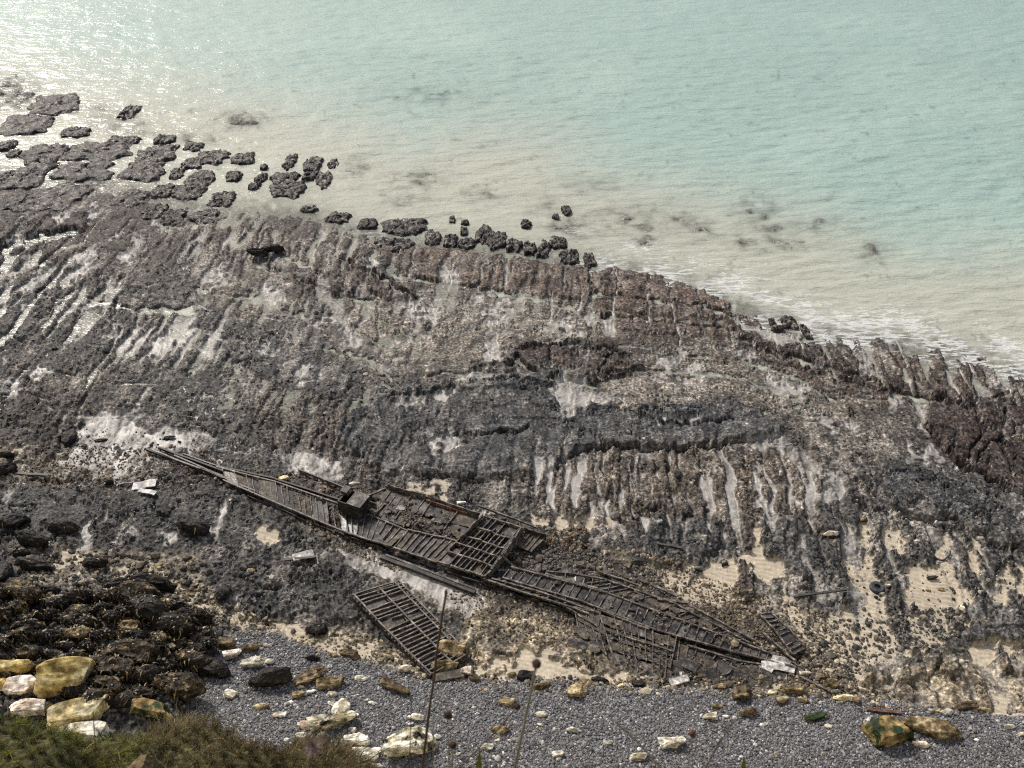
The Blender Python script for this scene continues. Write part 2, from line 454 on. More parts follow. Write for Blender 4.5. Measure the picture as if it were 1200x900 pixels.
# raised ledges: (polygon, height, edge noise)
SLABS = [   # polygon, height, edge noise, cover (g mussel grey, d dark weed, b brown, t tan, - none)
    ([(455, 462), (520, 452), (590, 446), (640, 452), (664, 478), (700, 470), (740, 478), (830, 472), (870, 470), (915, 500), (914, 512), (890, 511), (866, 515), (840, 522),
      (810, 524), (760, 523), (690, 523), (676, 528), (650, 548), (640, 556), (560, 560), (500, 556), (440, 550), (400, 520), (400, 490)], 0.30, 3, 'g', .92),
    ([(575, 424), (590, 408), (640, 400), (700, 400), (730, 412), (752, 428), (738, 440), (690, 448), (660, 446), (640, 438), (610, 426)], 0.28, 3, 'd', .85),
    ([(550, 432), (580, 418), (610, 430), (600, 436), (580, 428), (556, 440)], 0.2, 2, 'd', .8),
    ([(530, 460), (560, 444), (640, 436), (700, 446), (650, 452), (590, 458), (540, 466)], 0.18, 3, 'g', .8),
    ([(1086, 470), (1100, 462), (1140, 470), (1200, 474), (1500, 480), (1600, 760), (1210, 588), (1160, 562), (1130, 545), (1098, 516), (1086, 500)], 0.4, 2, 'd', .95),
    ([(1010, 432), (1060, 446), (1120, 454), (1210, 462), (1210, 478), (1120, 470), (1090, 466), (1040, 460)], 0.22, 3, 'd', .6),
    ([(694, 318), (720, 312), (800, 330), (850, 352), (862, 376), (800, 372), (740, 366), (694, 358)], 0.24, 2, 'b', .85),
    ([(440, 288), (520, 290), (600, 300), (690, 314), (690, 352), (640, 345), (590, 340), (520, 334), (470, 318)], 0.2, 2, 'b', .75),
    ([(694, 364), (740, 370), (800, 376), (866, 382), (880, 396), (800, 392), (740, 388), (716, 384)], 0.16, 3, 'b', .8),
    ([(854, 396), (880, 392), (900, 404), (930, 398), (960, 410), (1040, 452), (1060, 470), (1000, 450), (960, 440), (900, 414), (870, 410)], 0.22, 3, 'd', .7),
    ([(0, 262), (60, 250), (110, 250), (100, 268), (50, 276), (0, 290), (-200, 330), (-200, 270)], 0.32, 3, 'd', .5),
    ([(60, 320), (150, 270), (260, 290), (330, 330), (240, 350), (200, 362), (130, 356), (90, 342)], 0.12, 4, '-', 0),
    ([(90, 350), (150, 362), (250, 366), (300, 372), (330, 400), (400, 430), (420, 470), (330, 452), (270, 420), (262, 388), (180, 368), (110, 362)], 0.12, 5, 'g', .55),
    ([(1000, 560), (1060, 552), (1140, 556), (1260, 606), (1260, 664), (1180, 640), (1120, 606), (1040, 592)], 0.26, 4, 'g', .85),
    ([(400, 300), (436, 312), (510, 362), (500, 366), (420, 340)], 0.26, 2, 'd', .6),
    ([(292, 300), (310, 294), (350, 312), (400, 326), (430, 350), (390, 346), (330, 326)], 0.18, 3, 'd', .6),
    ([(360, 326), (420, 330), (460, 344), (430, 352), (380, 346)], 0.16, 3, 'd', .5),
    ([(888, 605), (920, 600), (990, 655), (1004, 700), (990, 716), (960, 690), (910, 660)], 0.34, 4, 'g', .9),
    ([(960, 566), (1010, 580), (1012, 640), (990, 650), (960, 620)], 0.22, 4, 'g', .7),
    ([(1020, 590), (1034, 592), (1056, 660), (1062, 690), (1046, 694), (1030, 650)], 0.26, 3, 'g', .8),
    ([(756, 606), (838, 612), (846, 640), (812, 660), (800, 668), (750, 656)], 0.30, 4, 'g', .9),
    ([(1130, 706), (1170, 696), (1260, 690), (1260, 756), (1140, 758), (1120, 730)], 0.45, 4, 'g', .95),
    ([(1140, 640), (1150, 636), (1170, 650), (1168, 690), (1150, 690)], 0.2, 3, 'g', .7),
    ([(1006, 786), (1018, 772), (1034, 768), (1040, 784), (1034, 798), (1004, 800)], 0.4, 3, 'g', .85),
    ([(1044, 782), (1066, 764), (1080, 748), (1096, 752), (1100, 780), (1090, 796), (1050, 796)], 0.45, 3, 'g', .85),
    ([(1104, 766), (1116, 764), (1122, 786), (1116, 796), (1104, 790)], 0.4, 2, 'g', .8),
    ([(1158, 772), (1190, 752), (1260, 748), (1260, 786), (1180, 792), (1166, 790)], 0.4, 3, 'g', .8),
    ([(1044, 684), (1060, 690), (1070, 700), (1066, 720), (1050, 712)], 0.24, 2, 'g', .8),
    ([(858, 656), (872, 652), (882, 668), (882, 700), (870, 710), (862, 696)], 0.26, 2, 'b', .6),
    ([(540, 730), (640, 722), (720, 742), (700, 770), (610, 780), (550, 770)], 0.14, 8, '-', 0),
    ([(200, 545), (330, 610), (420, 650), (470, 690), (420, 730), (300, 720), (220, 690), (130, 600)], 0.16, 9, 'g', .5),
    ([(-80, 570), (100, 576), (130, 600), (90, 640), (-80, 610)], 0.18, 6, 'g', .7),
]
CRACKS = [
    ([(455, 320), (500, 330), (545, 336), (600, 346), (640, 352), (690, 370), (740, 374), (800, 380), (862, 388)], .22), ([(638, 556), (652, 546), (676, 529), (690, 525), (760, 526), (830, 526), (866, 518), (914, 514)], .24),
    ([(1086, 500), (1098, 518), (1130, 547), (1160, 564), (1210, 590)], .26), ([(590, 410), (612, 428), (640, 441), (660, 449), (692, 450), (738, 442)], .22), ([(455, 466), (520, 456), (560, 450), (600, 448), (640, 455), (664, 480)], .2),
    ([(555, 424), (575, 420), (600, 430)], .2), ([(735, 478), (752, 490), (790, 498), (830, 494)], .2), ([(510, 512), (560, 508), (600, 510), (616, 502)], .18), ([(870, 398), (930, 420), (990, 446), (1050, 462), (1090, 470)], .22),
    ([(400, 304), (440, 326), (480, 346), (508, 364)], .25), ([(290, 305), (340, 322), (390, 346), (430, 352)], .2), ([(95, 348), (150, 362), (200, 362), (250, 366)], .2), ([(0, 296), (40, 282), (92, 272)], .24), ([(1000, 596), (1040, 598), (1120, 610), (1180, 642)], .2),
    ([(720, 414), (700, 440)], .18), ([(640, 402), (650, 436)], .16), ([(1140, 470), (1150, 510), (1130, 540)], .18), ([(1180, 480), (1170, 520), (1190, 570)], .18), ([(380, 366), (420, 384), (452, 410)], .16), ([(230, 340), (300, 352), (360, 372)], .16),
    ([(432, 316), (470, 340), (505, 360)], .25), ([(690, 344), (760, 352), (830, 360), (900, 392)], .25), ([(600, 410), (660, 405), (720, 412)], .2),
    ([(500, 440), (560, 436), (640, 452), (720, 440)], .2), ([(740, 478), (800, 500), (860, 494)], .2), ([(555, 510), (600, 506), (620, 500)], .2),
    ([(1098, 470), (1150, 468), (1210, 462)], .2), ([(1140, 545), (1160, 520), (1200, 500)], .2), ([(900, 415), (1000, 440), (1080, 470), (1150, 480)], .2),
    ([(0, 292), (40, 278), (90, 268)], .3), ([(110, 350), (160, 366), (230, 364)], .2), ([(330, 300), (400, 330), (440, 372), (500, 400)], .2),
    ([(380, 408), (430, 420), (470, 452)], .18), ([(860, 420), (930, 440), (980, 470)], .18), ([(700, 440), (760, 432), (860, 440), (940, 470)], .15),
    ([(1000, 590), (1070, 600), (1110, 620)], .2), ([(560, 388), (590, 340), (596, 300)], .15), ([(694, 400), (696, 340), (690, 318)], .22),
]
RUN_ZONES = [   # where the joints are washed open: polygon, strength (depth), pale fill
    ([(-60, 285), (60, 275), (150, 330), (90, 400), (-60, 420)], 1.0, .35),
    ([(90, 360), (270, 368), (270, 430), (100, 424)], 0.9, .5),
    ([(600, 530), (760, 524), (920, 514), (1010, 560), (960, 660), (900, 640), (780, 640), (600, 615)], 1.0, .4),
    ([(920, 590), (1060, 590), (1210, 640), (1210, 720), (1000, 750), (940, 700)], 0.9, .3),
    ([(960, 400), (1210, 440), (1210, 480), (1080, 470), (980, 440)], 0.9, .3),
    ([(240, 250), (470, 280), (460, 320), (300, 320), (200, 300)], 0.8, .3),
    ([(220, 310), (470, 320), (560, 350), (480, 420), (240, 380)], 0.45, .35),
    ([(0, 420), (120, 430), (100, 520), (0, 560)], 0.9, .25),
    ([(470, 285), (700, 315), (870, 356), (860, 392), (700, 360), (480, 320)], 0.55, .12),
    ([(300, 440), (520, 470), (620, 560), (440, 570), (240, 500)], 0.55, .12),
    ([(1000, 765), (1260, 750), (1260, 850), (1000, 820)], 0.6, .25),
]

def soft(polys, U, V, s=26.0):
    w = np.zeros(U.shape)
    for p, k in polys:
        w = np.maximum(w, k * sstep(s, -s, psdf(p, U, V, 70)))
    return w

def beach_z(v):
    """height of the back of the beach as it climbs toward the cliff"""
    return 1.1 * sstep(735, 900, np.asarray(v, float)) + 2.6 * sstep(880, 1300, np.asarray(v, float))

def survey(U, V, X, Y):
    """relief, albedo, wetness of the reef at plan points"""
    s = X * math.cos(ALPHA) - Y * math.sin(ALPHA)
    t = X * math.sin(ALPHA) + Y * math.cos(ALPHA)
    sc = np.clip((V + 500) / 1100.0, .3, 2)
    wu = fbm(X * .9, Y * .9, 4, 11); wv = fbm(X * .9 + 40, Y * .9, 4, 12)
    Ur = U + wu * 9 * sc; Vr = V + wv * 7 * sc
    Us = U + wu * 34 * sc; Vs = V + wv * 20 * sc
    n_big = fbm(X * .16, Y * .16, 4, 1); n_mid = fbm(X * .7, Y * .7, 4, 2); n_fin = fbm(X * 3.2, Y * 3.2, 3, 3, .65)
    n_clump = fbm(s * 1.6, t * 1.1, 3, 31)
    # waterline
    dw = psdf(WATERLINE, U + wu * 12 * sc, V + wv * 8 * sc, 90)      # negative on land
    dsh = psdf(SHINGLE, U + wu * 6, V + wv * 5, 60)
    onsh = sstep(5, -4, dsh)
    # joints
    run = np.zeros(U.shape); fill = np.zeros(U.shape)
    for p, a, b in RUN_ZONES:
        w = sstep(24, -24, psdf(p, Us, Vs, 70)); run = np.maximum(run, a * w); fill = np.maximum(fill, b * w)
    ws = s + .35 * perlin(s * .5, t * .35, 21) + .18 * perlin(s * 1.3, t * .9, 22)
    r1 = perlin(ws * 1.25, t * .16 + 3 * perlin(s * .1, t * .05, 8), 23)
    r2 = perlin(ws * 2.6 + 7, t * .3, 24)
    rr = r1 + .45 * r2
    h = np.zeros(U.shape)
    shelf_ = soft([([(230, 250), (470, 275), (700, 318), (900, 370), (1210, 440), (1260, 560), (1090, 470), (900, 410), (700, 390), (480, 330), (300, 310)], 1.0)], Us, Vs, 18)
    lump = np.clip(.28 + .9 * run + .7 * sstep(640, 440, U) * sstep(380, 500, V) + .3 * sstep(560, 640, V) + .35 * n_big - .25 * shelf_, .12, 1.2)
    h += (.12 + .88 * run) * .30 * np.clip(rr * 2.4, -1, .45)
    chan = sstep(-.10, -.34, rr + (.15 * n_mid)) * run
    # straight joints: thin open lines, kept apart in beds
    bed = np.floor(t * .22 + .35 * n_big + .0 * s)
    def lines(coord, seed):
        i0 = np.floor(coord).astype(np.int64); best = np.full(coord.shape, 9.)
        for d_ in (-1, 0, 1):
            hsh_ = _h2(i0 + d_, bed.astype(np.int64), seed)
            best = np.minimum(best, np.abs(coord - (i0 + d_ + .15 + .7 * _rv[hsh_, 0])) + 9. * (_rv[hsh_, 1] < .3))
        return best
    jw = s + .22 * perlin(s * .7, t * .7, 25) + .09 * perlin(s * 2.6, t * 2.6, 26)
    jd = lines(jw * .42, 27) / .42
    bw = t + .25 * s * .4 + .35 * perlin(s * .35, t * .35, 28) + .06 * perlin(s * 3, t * 3, 29)
    bd_ = np.abs(((bw * .30 + .3 * n_big) % 1) - .5) / .30
    shelf = soft([([(230, 250), (470, 275), (700, 318), (900, 370), (1210, 440), (1260, 560), (1090, 470), (900, 410), (700, 390), (480, 330), (300, 310)], 1.0), ([(0, 255), (250, 250), (280, 300), (120, 340), (0, 300)], .8)], Us, Vs, 18)
    jz = sstep(.1, .5, .75 * shelf + .55 * perlin(s * .3, t * .2, 30) + .3 * n_big - .12)
    joint = np.maximum(sstep(.13 + .05 * n_mid, .05, jd) * jz, sstep(.13, .05, bd_) * sstep(.0, .4, perlin(s * .25, t * .25, 34)))
    h -= .20 * joint
    q1, q2, qid = worley(s * .20 + .35 * wu + .12 * n_fin, t * .42 + .45 * wv + .12 * n_fin, 47)
    frac = sstep(.07, .03, q2 - q1) * sstep(-.05, .25, fbm(X * .12 + 5, Y * .12, 3, 48) + .18) * (1 - .7 * run)
    h -= .26 * frac
    h += .16 * (qid - .5) * sstep(-.3, .3, n_big + .1)          # ledges stand at slightly different levels
    g1, g2, gid = worley(X * 3.3, Y * 3.3, 42)
    k1, k2_, kid = worley(X * 1.5 + .5 * wu, Y * 1.5 + .5 * wv, 43)
    fine = perlin(X * 7.0, Y * 7.0, 44) + .6 * perlin(X * 13.0, Y * 13.0, 45)
    lumps = (.08 * n_fin + .12 * (.5 - g1) + .13 * (.45 - k1) + .05 * n_mid + .03 * fine)
    h += .03 * n_mid + .02 * n_clump + .022 * fine
    slabc = []
    for p, hh, en, cv, cw in SLABS:
        d = psdf(p, U + wu * en * 3, V + wv * en * 2, 60) + .9 * fine + .8 * n_fin
        k = sstep(1.3, -.9, d)
        h += hh * k * (1 - .5 * sstep(-3, -40, d))
        if cv != '-': slabc.append((cv, cw * k))
    wm0 = soft(MUD, Ur, Vr, 10)
    smask = np.maximum(np.clip(sum(k for cv_, k in slabc), 0, 1) * np.maximum(sstep(700, 600, V), .6 * sstep(740, 770, V)), .8 * wm0)
    smask = np.maximum(smask, .55 * shelf_)
    smask = np.maximum(smask, .6 * soft(TAN, Us, Vs))
    h += lump * (1 - .88 * smask) * lumps
    for p, dp in CRACKS:
        d = ldist(p, U + wu * 6 + 1.2 * n_fin, V + wv * 6 + 1.2 * n_fin)
        h -= 1.8 * dp * sstep(2.3, .9, d + .9 * n_mid)
    h += .8 * sstep(30, -40, psdf([(-80, 680), (120, 700), (205, 706), (248, 762), (222, 810), (200, 860), (-80, 860)], Ur, Vr, 60)) * (1 + .3 * n_mid)
    # fall into the sea
    sea = sstep(-25, 55, dw)
    h = h * (1 - .4 * sea) - .75 * sea + .1 * sstep(60, 10, -dw) * 0
    # drowned shoals
    for (cu, cv, ru, rv, hh) in SHOALS:
        q = ((U + wu * 14 - cu) / ru) ** 2 + ((V + wv * 9 - cv) / rv) ** 2
        k = np.exp(-q * .5) * np.clip(.75 + .6 * n_mid, .2, 1.1)
        h = h * (1 - k) + k * (hh + .10 + .10 * n_mid + .05 * n_fin)
    # -------- albedo
    wb = np.clip(soft(BROWN, Us, Vs) + .35 * n_mid * (soft(BROWN, Us, Vs, 40)), 0, 1)
    wd = np.clip(soft(DKBROWN, Us, Vs) * (1 + .5 * n_mid), 0, 1)
    wt = np.clip(soft(TAN, Us, Vs) * (.75 + .9 * n_mid + .3 * n_fin), 0, 1)
    wm = np.clip(soft(MUD, Ur, Vr, 10) * (.85 + .7 * n_mid), 0, 1)
    GREY, GREY2 = lin(72, 70, 67), lin(102, 99, 94)
    BRN, BRN2 = lin(84, 72, 61), lin(112, 98, 84)
    DKB = lin(76, 60, 52); TN = lin(140, 130, 116); MD = lin(138, 123, 100); CH = lin(196, 183, 154)
    WET = lin(166, 161, 153); SND = lin(186, 174, 153)
    gmix = sstep(-.5, .6, n_mid + .8 * n_fin)[..., None]
    c = GREY * (1 - gmix) + GREY2 * gmix
    ol = (sstep(.1, .7, n_clump + .3 * n_fin) * .5)[..., None]
    c = c * (1 - ol) + lin(84, 74, 58) * ol
    bm_ = BRN * (1 - gmix) + BRN2 * gmix
    c = c * (1 - wb[..., None]) + bm_ * wb[..., None]
    c = c * (1 - wd[..., None]) + (DKB * (.8 + .4 * gmix)) * wd[..., None]
    c = c * (1 - wt[..., None]) + TN * wt[..., None]
    SC = {'g': (lin(68, 68, 69), lin(98, 98, 97)), 'd': (lin(58, 48, 43), lin(84, 70, 61)), 'b': (lin(99, 83, 73), lin(130, 112, 98))}
    for cv, k in slabc:
        a_, b_ = SC[cv]; kk = k[..., None]
        c = c * (1 - kk) + (a_ * (1 - gmix) + b_ * gmix) * kk
    mm = sstep(-.2, .5, n_mid + n_fin)[..., None]
    c = c * (1 - wm[..., None]) + (MD * (1 - mm * .6) + CH * mm * .6) * wm[..., None]
    pale = sstep(.2, .75, fbm(X * .45 + 9, Y * .45, 4, 55) + .4 * n_fin)[..., None] * .5   # barnacle patches
    c = c * (1 - pale) + lin(142, 135, 126) * pale
    spk = (sstep(.62, .85, gid) * sstep(.35, .1, g1) * .55)[..., None]        # broken shell and bare chalk
    c = c * (1 - spk) + lin(178, 168, 152) * spk
    c *= (1 + .25 * n_fin + .2 * n_mid + .12 * n_big)[..., None]
    # weedy streaks and bare chalk drawn out along the joints
    st = perlin(ws * 3.1, t * .55, 71) + .5 * perlin(ws * 6.5, t * 1.3, 72)
    palez = np.clip(sstep(-.1, .5, n_big + .5 * run + .3 * perlin(X * .09, Y * .09, 73)), 0, 1)
    sk = (sstep(.36, .58, st + .2 * n_fin) * palez * (.42 + .45 * run))[..., None]
    c = c * (1 - sk) + lin(172, 163, 148) * sk
    dk = (sstep(.30, .75, -st + .35 * n_fin) * .4)[..., None]
    c = c * (1 - dk) + c * .55 * dk
    c *= (1 + .34 * np.clip(fine, -1, 1.2))[..., None]
    c = c * (.64 + .20 * wt + .2 * wm)[..., None]
    blackw = soft([([(-80, 425), (120, 440), (260, 540), (420, 650), (480, 700), (330, 725), (200, 660), (-80, 620)], .8), ([(880, 590), (1010, 580), (1210, 620), (1260, 760), (1120, 760), (1000, 700), (900, 660)], .7), ([(600, 560), (850, 580), (840, 660), (740, 650)], .5)], Us, Vs, 24)
    c = c * (1 - .36 * blackw * np.clip(.8 + .5 * n_mid, 0, 1.2))[..., None]      # thicker black weed
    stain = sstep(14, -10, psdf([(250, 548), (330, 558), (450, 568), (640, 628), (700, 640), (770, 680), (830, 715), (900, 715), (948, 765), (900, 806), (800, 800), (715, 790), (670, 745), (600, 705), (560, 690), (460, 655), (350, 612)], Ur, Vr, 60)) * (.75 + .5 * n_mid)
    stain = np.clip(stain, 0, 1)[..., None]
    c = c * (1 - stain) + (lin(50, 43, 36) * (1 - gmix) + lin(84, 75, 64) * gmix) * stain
    wet = np.full(U.shape, .35)
    # flats in the joints
    veil = sstep(.1, .75, fbm(ws * .55, t * .16, 4, 57) + .25 * n_big + .25 * n_mid) * .62 * (1 - np.clip(sum(k for cv_, k in slabc), 0, 1) * .8)
    c = c * (1 - veil[..., None]) + lin(164, 156, 145) * veil[..., None]
    jf = np.maximum(joint, frac) * np.maximum(sstep(-.05, .3, fbm(X * .3, Y * .3, 3, 58) + .3 * n_mid), .85 * shelf_ * sstep(-.3, .1, n_mid + .2))
    cf = np.clip(chan * fill * sstep(-.45, .35, n_big + .7 * n_mid + .25) * 2.4, 0, 1)
    cf = np.maximum(cf, .95 * jf)
    flatz = np.full(U.shape, -.06)
    sandw = cf.copy(); dry = np.zeros(U.shape)
    for kind, p, en in PATCH:
        e = max(1.0, en)
        d = psdf(p, U + wu * (e * 4 + 4), V + wv * (e * 3 + 3), 30) + rr * 5.0 + n_fin * 2.6 + n_mid * 1.5
        k = (sstep(4.5, -5.0, d) if en >= 3 else sstep(2.2, -2.0, d)) if kind == 0 else sstep(2.0, -1.8, d)
        if kind == 0: k = k * np.clip(.80 + .55 * n_mid + .35 * n_big + .2 * st, .3, 1)
        sandw = np.maximum(sandw, k)
        if kind == 1: dry = np.maximum(dry, k)
    stones = sstep(.35, .55, n_fin + .4 * n_mid) * sstep(.3, .8, fbm(X * .35, Y * .35, 3, 77) + .3)   # stones poking through
    sandw = sandw * (1 - .8 * stones * (1 - .8 * dry))
    ripple = .030 * np.sin((t + .3 * s) * 19 + 5 * n_mid + 4 * n_big) * dry
    lowz = -.02 - .05 * sandw
    h = h * (1 - sandw) + (np.minimum(h, lowz) * .25 + lowz + ripple) * sandw
    sc_ = WET * (1 - dry[..., None]) + SND * dry[..., None]
    sc_ = sc_ * (1 + .14 * n_mid + .06 * n_fin + .10 * n_big)[..., None]
    sc_ = sc_ * (1 + .35 * jf)[..., None]
    c = c * (1 - sandw[..., None]) + sc_ * sandw[..., None]
    wet = wet * (1 - sandw) + sandw * (1 - .75 * dry)
    # bed of the shingle
    hsh = .06 * n_mid + .03 * n_fin
    h = h * (1 - onsh) + hsh * onsh
    shc = lin(104, 103, 103) * (1 + .3 * n_fin)[..., None]
    c = c * (1 - onsh[..., None]) + shc * onsh[..., None]
    wet = wet * (1 - onsh) + .1 * onsh
    # sea bed: sand with dark shoals
    us = sstep(10, 50, dw)[..., None]
    sb = lin(190, 178, 148)
    shoal = np.zeros(U.shape)
    for (cu, cv, ru, rv, hh) in SHOALS:
        q = ((U + wu * 14 - cu) / ru) ** 2 + ((V + wv * 9 - cv) / rv) ** 2
        shoal = np.maximum(shoal, np.exp(-q * .5))
    us = us * (1 - sstep(.25, .5, shoal)[..., None])
    c = c * (1 - us) + sb * us
    return h, np.clip(c, .01, .9), np.clip(wet, 0, 1), dw, sandw * (1 - onsh)

SHOALS = [  # drowned reef seen through the water: u, v, half sizes, height
    (14, 108, 26, 20, .0), (282, 140, 24, 9, -.02), (150, 150, 30, 12, -.3), (420, 195, 18, 12, -.3), (492, 208, 24, 10, -.26), (475, 232, 22, 10, -.3),
    (565, 228, 22, 8, -.28), (690, 215, 30, 8, -.3), (640, 240, 16, 10, -.3), (740, 255, 40, 16, -.26), (800, 258, 16, 10, -.28), (830, 272, 18, 10, -.26),
    (886, 245, 22, 16, -.22), (920, 285, 34, 7, -.22), (905, 270, 16, 8, -.26), (960, 262, 26, 9, -.3), (1022, 294, 16, 11, -.22), (870, 284, 10, 6, -.25),
    (500, 110, 50, 10, -.38), (665, 265, 22, 12, -.2), (760, 280, 16, 6, -.24), (230, 160, 24, 8, -.3), (120, 130, 26, 10, -.32)]

def axis(parts):
    out = []
    for a, b, n in parts:
        out.append(np.linspace(a, b, n, endpoint=False))
    return np.concatenate(out + [np.array([parts[-1][1]], float)])

def grid_quads(nu, nv):
    i = np.arange(nv - 1)[:, None] * nu + np.arange(nu - 1)[None, :]
    return np.stack([i, i + nu, i + nu + 1, i + 1], -1).reshape(-1, 4)

# ---- terrain sheet
ua = axis([(-600, -100, 60), (-100, 1300, 1120), (1300, 1800, 60)])
va = axis([(40, 90, 20), (90, 925, 660), (925, 1000, 24), (1000, 1600, 40)])
Ug, Vg = np.meshgrid(ua, va)
zb = beach_z(Vg)
Xg, Yg = plan(Ug, Vg, zb)
Hg, Cg, Wg, Dg, Sg = survey(Ug, Vg, Xg, Yg)
vt = np.stack([Xg, Yg, zb + Hg], -1).reshape(-1, 3)
me = np_mesh('reef', vt, grid_quads(len(ua), len(va)))
set_attr(me, 'Col', Cg.reshape(-1, 3), 'FLOAT_COLOR')
set_attr(me, 'wet', Wg); set_attr(me, 'smoothness', Sg)
GROUND_Z = zb + Hg

def ground(u, v):
    """terrain height at survey point"""
    i = int(np.clip(np.searchsorted(ua, u), 1, len(ua) - 1)); j = int(np.clip(np.searchsorted(va, v), 1, len(va) - 1))
    return float(GROUND_Z[j - 1:j + 1, i - 1:i + 1].mean())

def PT(u, v, dz=0.0):
    """point on the ground at u,v"""
    z0 = float(beach_z(v))
    x, y = plan(u, v, z0)
    return Vector((float(x), float(y), ground(u, v) + dz))

m = NT('reef_rock_surface')
co = m.n('ShaderNodeNewGeometry').outputs['Position']
ac = m.attr('Col'); aw = m.attr('wet')
n1 = m.noise(co, 1.9, 4, .6); n2 = m.noise(co, 5.2, 2, .55)
k1 = m.ramp(n1, [(.33, grey(.55)), (.5, grey(1.0)), (.67, grey(1.5))])
k2 = m.ramp(n2, [(.34, grey(.35)), (.5, grey(.88)), (.62, grey(1.6)), (.72, grey(2.8))])
asm = m.attr('smoothness')
dryk = m.math('SUBTRACT', 1.0, m.math('MULTIPLY', asm.outputs['Fac'], .86))
c1 = m.mix(dryk, ac.outputs['Color'], m.mix(1.0, ac.outputs['Color'], k1, 'MULTIPLY'))
c2 = m.mix(dryk, c1, m.mix(1.0, c1, k2, 'MULTIPLY'))
m.l(c2, m.b.inputs['Base Color'])
ro = m.n('ShaderNodeMapRange'); m.l(aw.outputs['Fac'], ro.inputs[0])
for k, v in zip((1, 2, 3, 4), (.1, 1.0, .75, .46)): ro.inputs[k].default_value = v
m.l(ro.outputs[0], m.b.inputs['Roughness'])
m.l(m.math('ADD', .16, m.math('MULTIPLY', aw.outputs['Fac'], .34)), m.b.inputs['Specular IOR Level'])
hb = m.math('ADD', m.math('MULTIPLY', n1, 1.0), m.math('MULTIPLY', n2, .5))
hb2 = m.math('MULTIPLY', hb, dryk)
m.bump(hb2, 1.0, .14)
me.materials.append(m.m)
reef = link(bpy.data.objects.new('reef', me)); tag(reef, 'grey and brown wave-cut chalk reef with sand runnels and shingle bed', None, None, 'structure')

# ---- sea sheet
us_ = axis([(-2500, -200, 30), (-200, 1400, 860), (1400, 3800, 30)])
vs_ = axis([(-449, -300, 30), (-300, -20, 50), (-20, 480, 330)])
Us, Vs = np.meshgrid(us_, vs_)
Xs, Ys = plan(Us, Vs, SEA_Z)
U0, V0 = unplan(Xs, Ys, 0.0)
def half(fn):
    a, b, _, d, _ = fn(U0[::2, ::2], V0[::2, ::2], Xs[::2, ::2], Ys[::2, ::2])
    def up(c):
        iu = np.arange(U0.shape[1]) / 2.0; iv = np.arange(U0.shape[0]) / 2.0
        i0 = np.minimum(iu.astype(int), c.shape[1] - 1); i1 = np.minimum(i0 + 1, c.shape[1] - 1); f = (iu - i0)[None, :]
        c = c[:, i0] * (1 - f) + c[:, i1] * f
        j0 = np.minimum(iv.astype(int), c.shape[0] - 1); j1 = np.minimum(j0 + 1, c.shape[0] - 1); f = (iv - j0)[:, None]
        return c[j0] * (1 - f) + c[j1] * f
    return up(a), up(d)
hs, dws = half(survey)
hs = np.where(V0 < 60, -1.0, hs)
depth = np.clip(SEA_Z - hs, 0, 3)
wu = fbm(Xs * .05, Ys * .05, 4, 61); wv = fbm(Xs * .12, Ys * .2, 4, 62)
# chop: crests lie roughly along the shore
ca, sa = math.cos(.22), math.sin(.22)
A = Xs * ca + Ys * sa; B = -Xs * sa + Ys * ca
calm = sstep(0, 60, dws) * .75 + .25
zz = .085 * perlin(A * .16, B * .55, 63) + .075 * perlin(A * .34 + 3, B * 1.25, 64) + .055 * perlin((Xs * .97 - Ys * .25) * .5, (Xs * .25 + Ys * .97) * 1.4, 66)
zz = zz * calm * sstep(-420, -120, Vs)
# milky band along the shore: sand stirred into the shallows
SANDY = [(-2600, -300), (-600, 20), (-100, 55), (0, 60), (120, 75), (250, 95), (330, 110), (420, 130), (480, 160), (560, 135), (640, 150), (700, 190), (780, 205), (860, 225), (940, 240),
         (1010, 275), (1080, 290), (1200, 290), (1400, 330), (3900, 700), (3900, 900), (-2600, 900)]
ds = psdf(SANDY, U0 + wu * 60, V0 + wu * 14 + wv * 6 - 2, 90)
sandy = sstep(62, -62, ds) ** 1.2
# foam where the swell reaches the ledge
fz = sstep(46, 4, np.abs(dws - 14)) * sstep(640, 900, U0) + .8 * sstep(22, 0, np.abs(dws - 4)) * sstep(640, 700, U0) + .5 * np.exp(-(((U0 - 665) / 30) ** 2 + ((V0 - 268) / 16) ** 2)) \
    + .8 * np.exp(-(((U0 - 745) / 22) ** 2 + ((V0 - 284) / 6) ** 2)) + .45 * np.exp(-(((U0 - 440) / 50) ** 2 + ((V0 - 270) / 18) ** 2))
vt = np.stack([Xs, Ys, SEA_Z + zz], -1).reshape(-1, 3)
me = np_mesh('sea', vt, grid_quads(len(us_), len(vs_)))
set_attr(me, 'depth', depth); set_attr(me, 'sandy', sandy); set_attr(me, 'foam', np.clip(fz, 0, 1))
set_attr(me, 'drift', wu)
m = NT('sea_water')
co = m.n('ShaderNodeNewGeometry').outputs['Position']
mp = m.n('ShaderNodeMapping'); mp.inputs['Rotation'].default_value = (0, 0, -.2); mp.inputs['Scale'].default_value = (.30, 1.0, 1)
m.l(co, mp.inputs[0])
mp2 = m.n('ShaderNodeMapping'); mp2.inputs['Rotation'].default_value = (0, 0, .28); mp2.inputs['Scale'].default_value = (.5, 1.0, 1)
m.l(co, mp2.inputs[0])
na = m.noise(mp.outputs[0], 1.6, 3, .6); nb = m.noise(mp2.outputs[0], 3.4, 2, .55)
tq = m.ramp(m.attr('drift').outputs['Fac'], [(.0, tuple(lin(166, 188, 176))), (.9, tuple(lin(178, 198, 185)))])
cs = m.mix(m.attr('sandy').outputs['Fac'], tq, tuple(lin(187, 188, 170)))
fo = m.noise(mp.outputs[0], 1.7, 4, .6)
fl = m.math('ABSOLUTE', m.math('SUBTRACT', fo, .5))
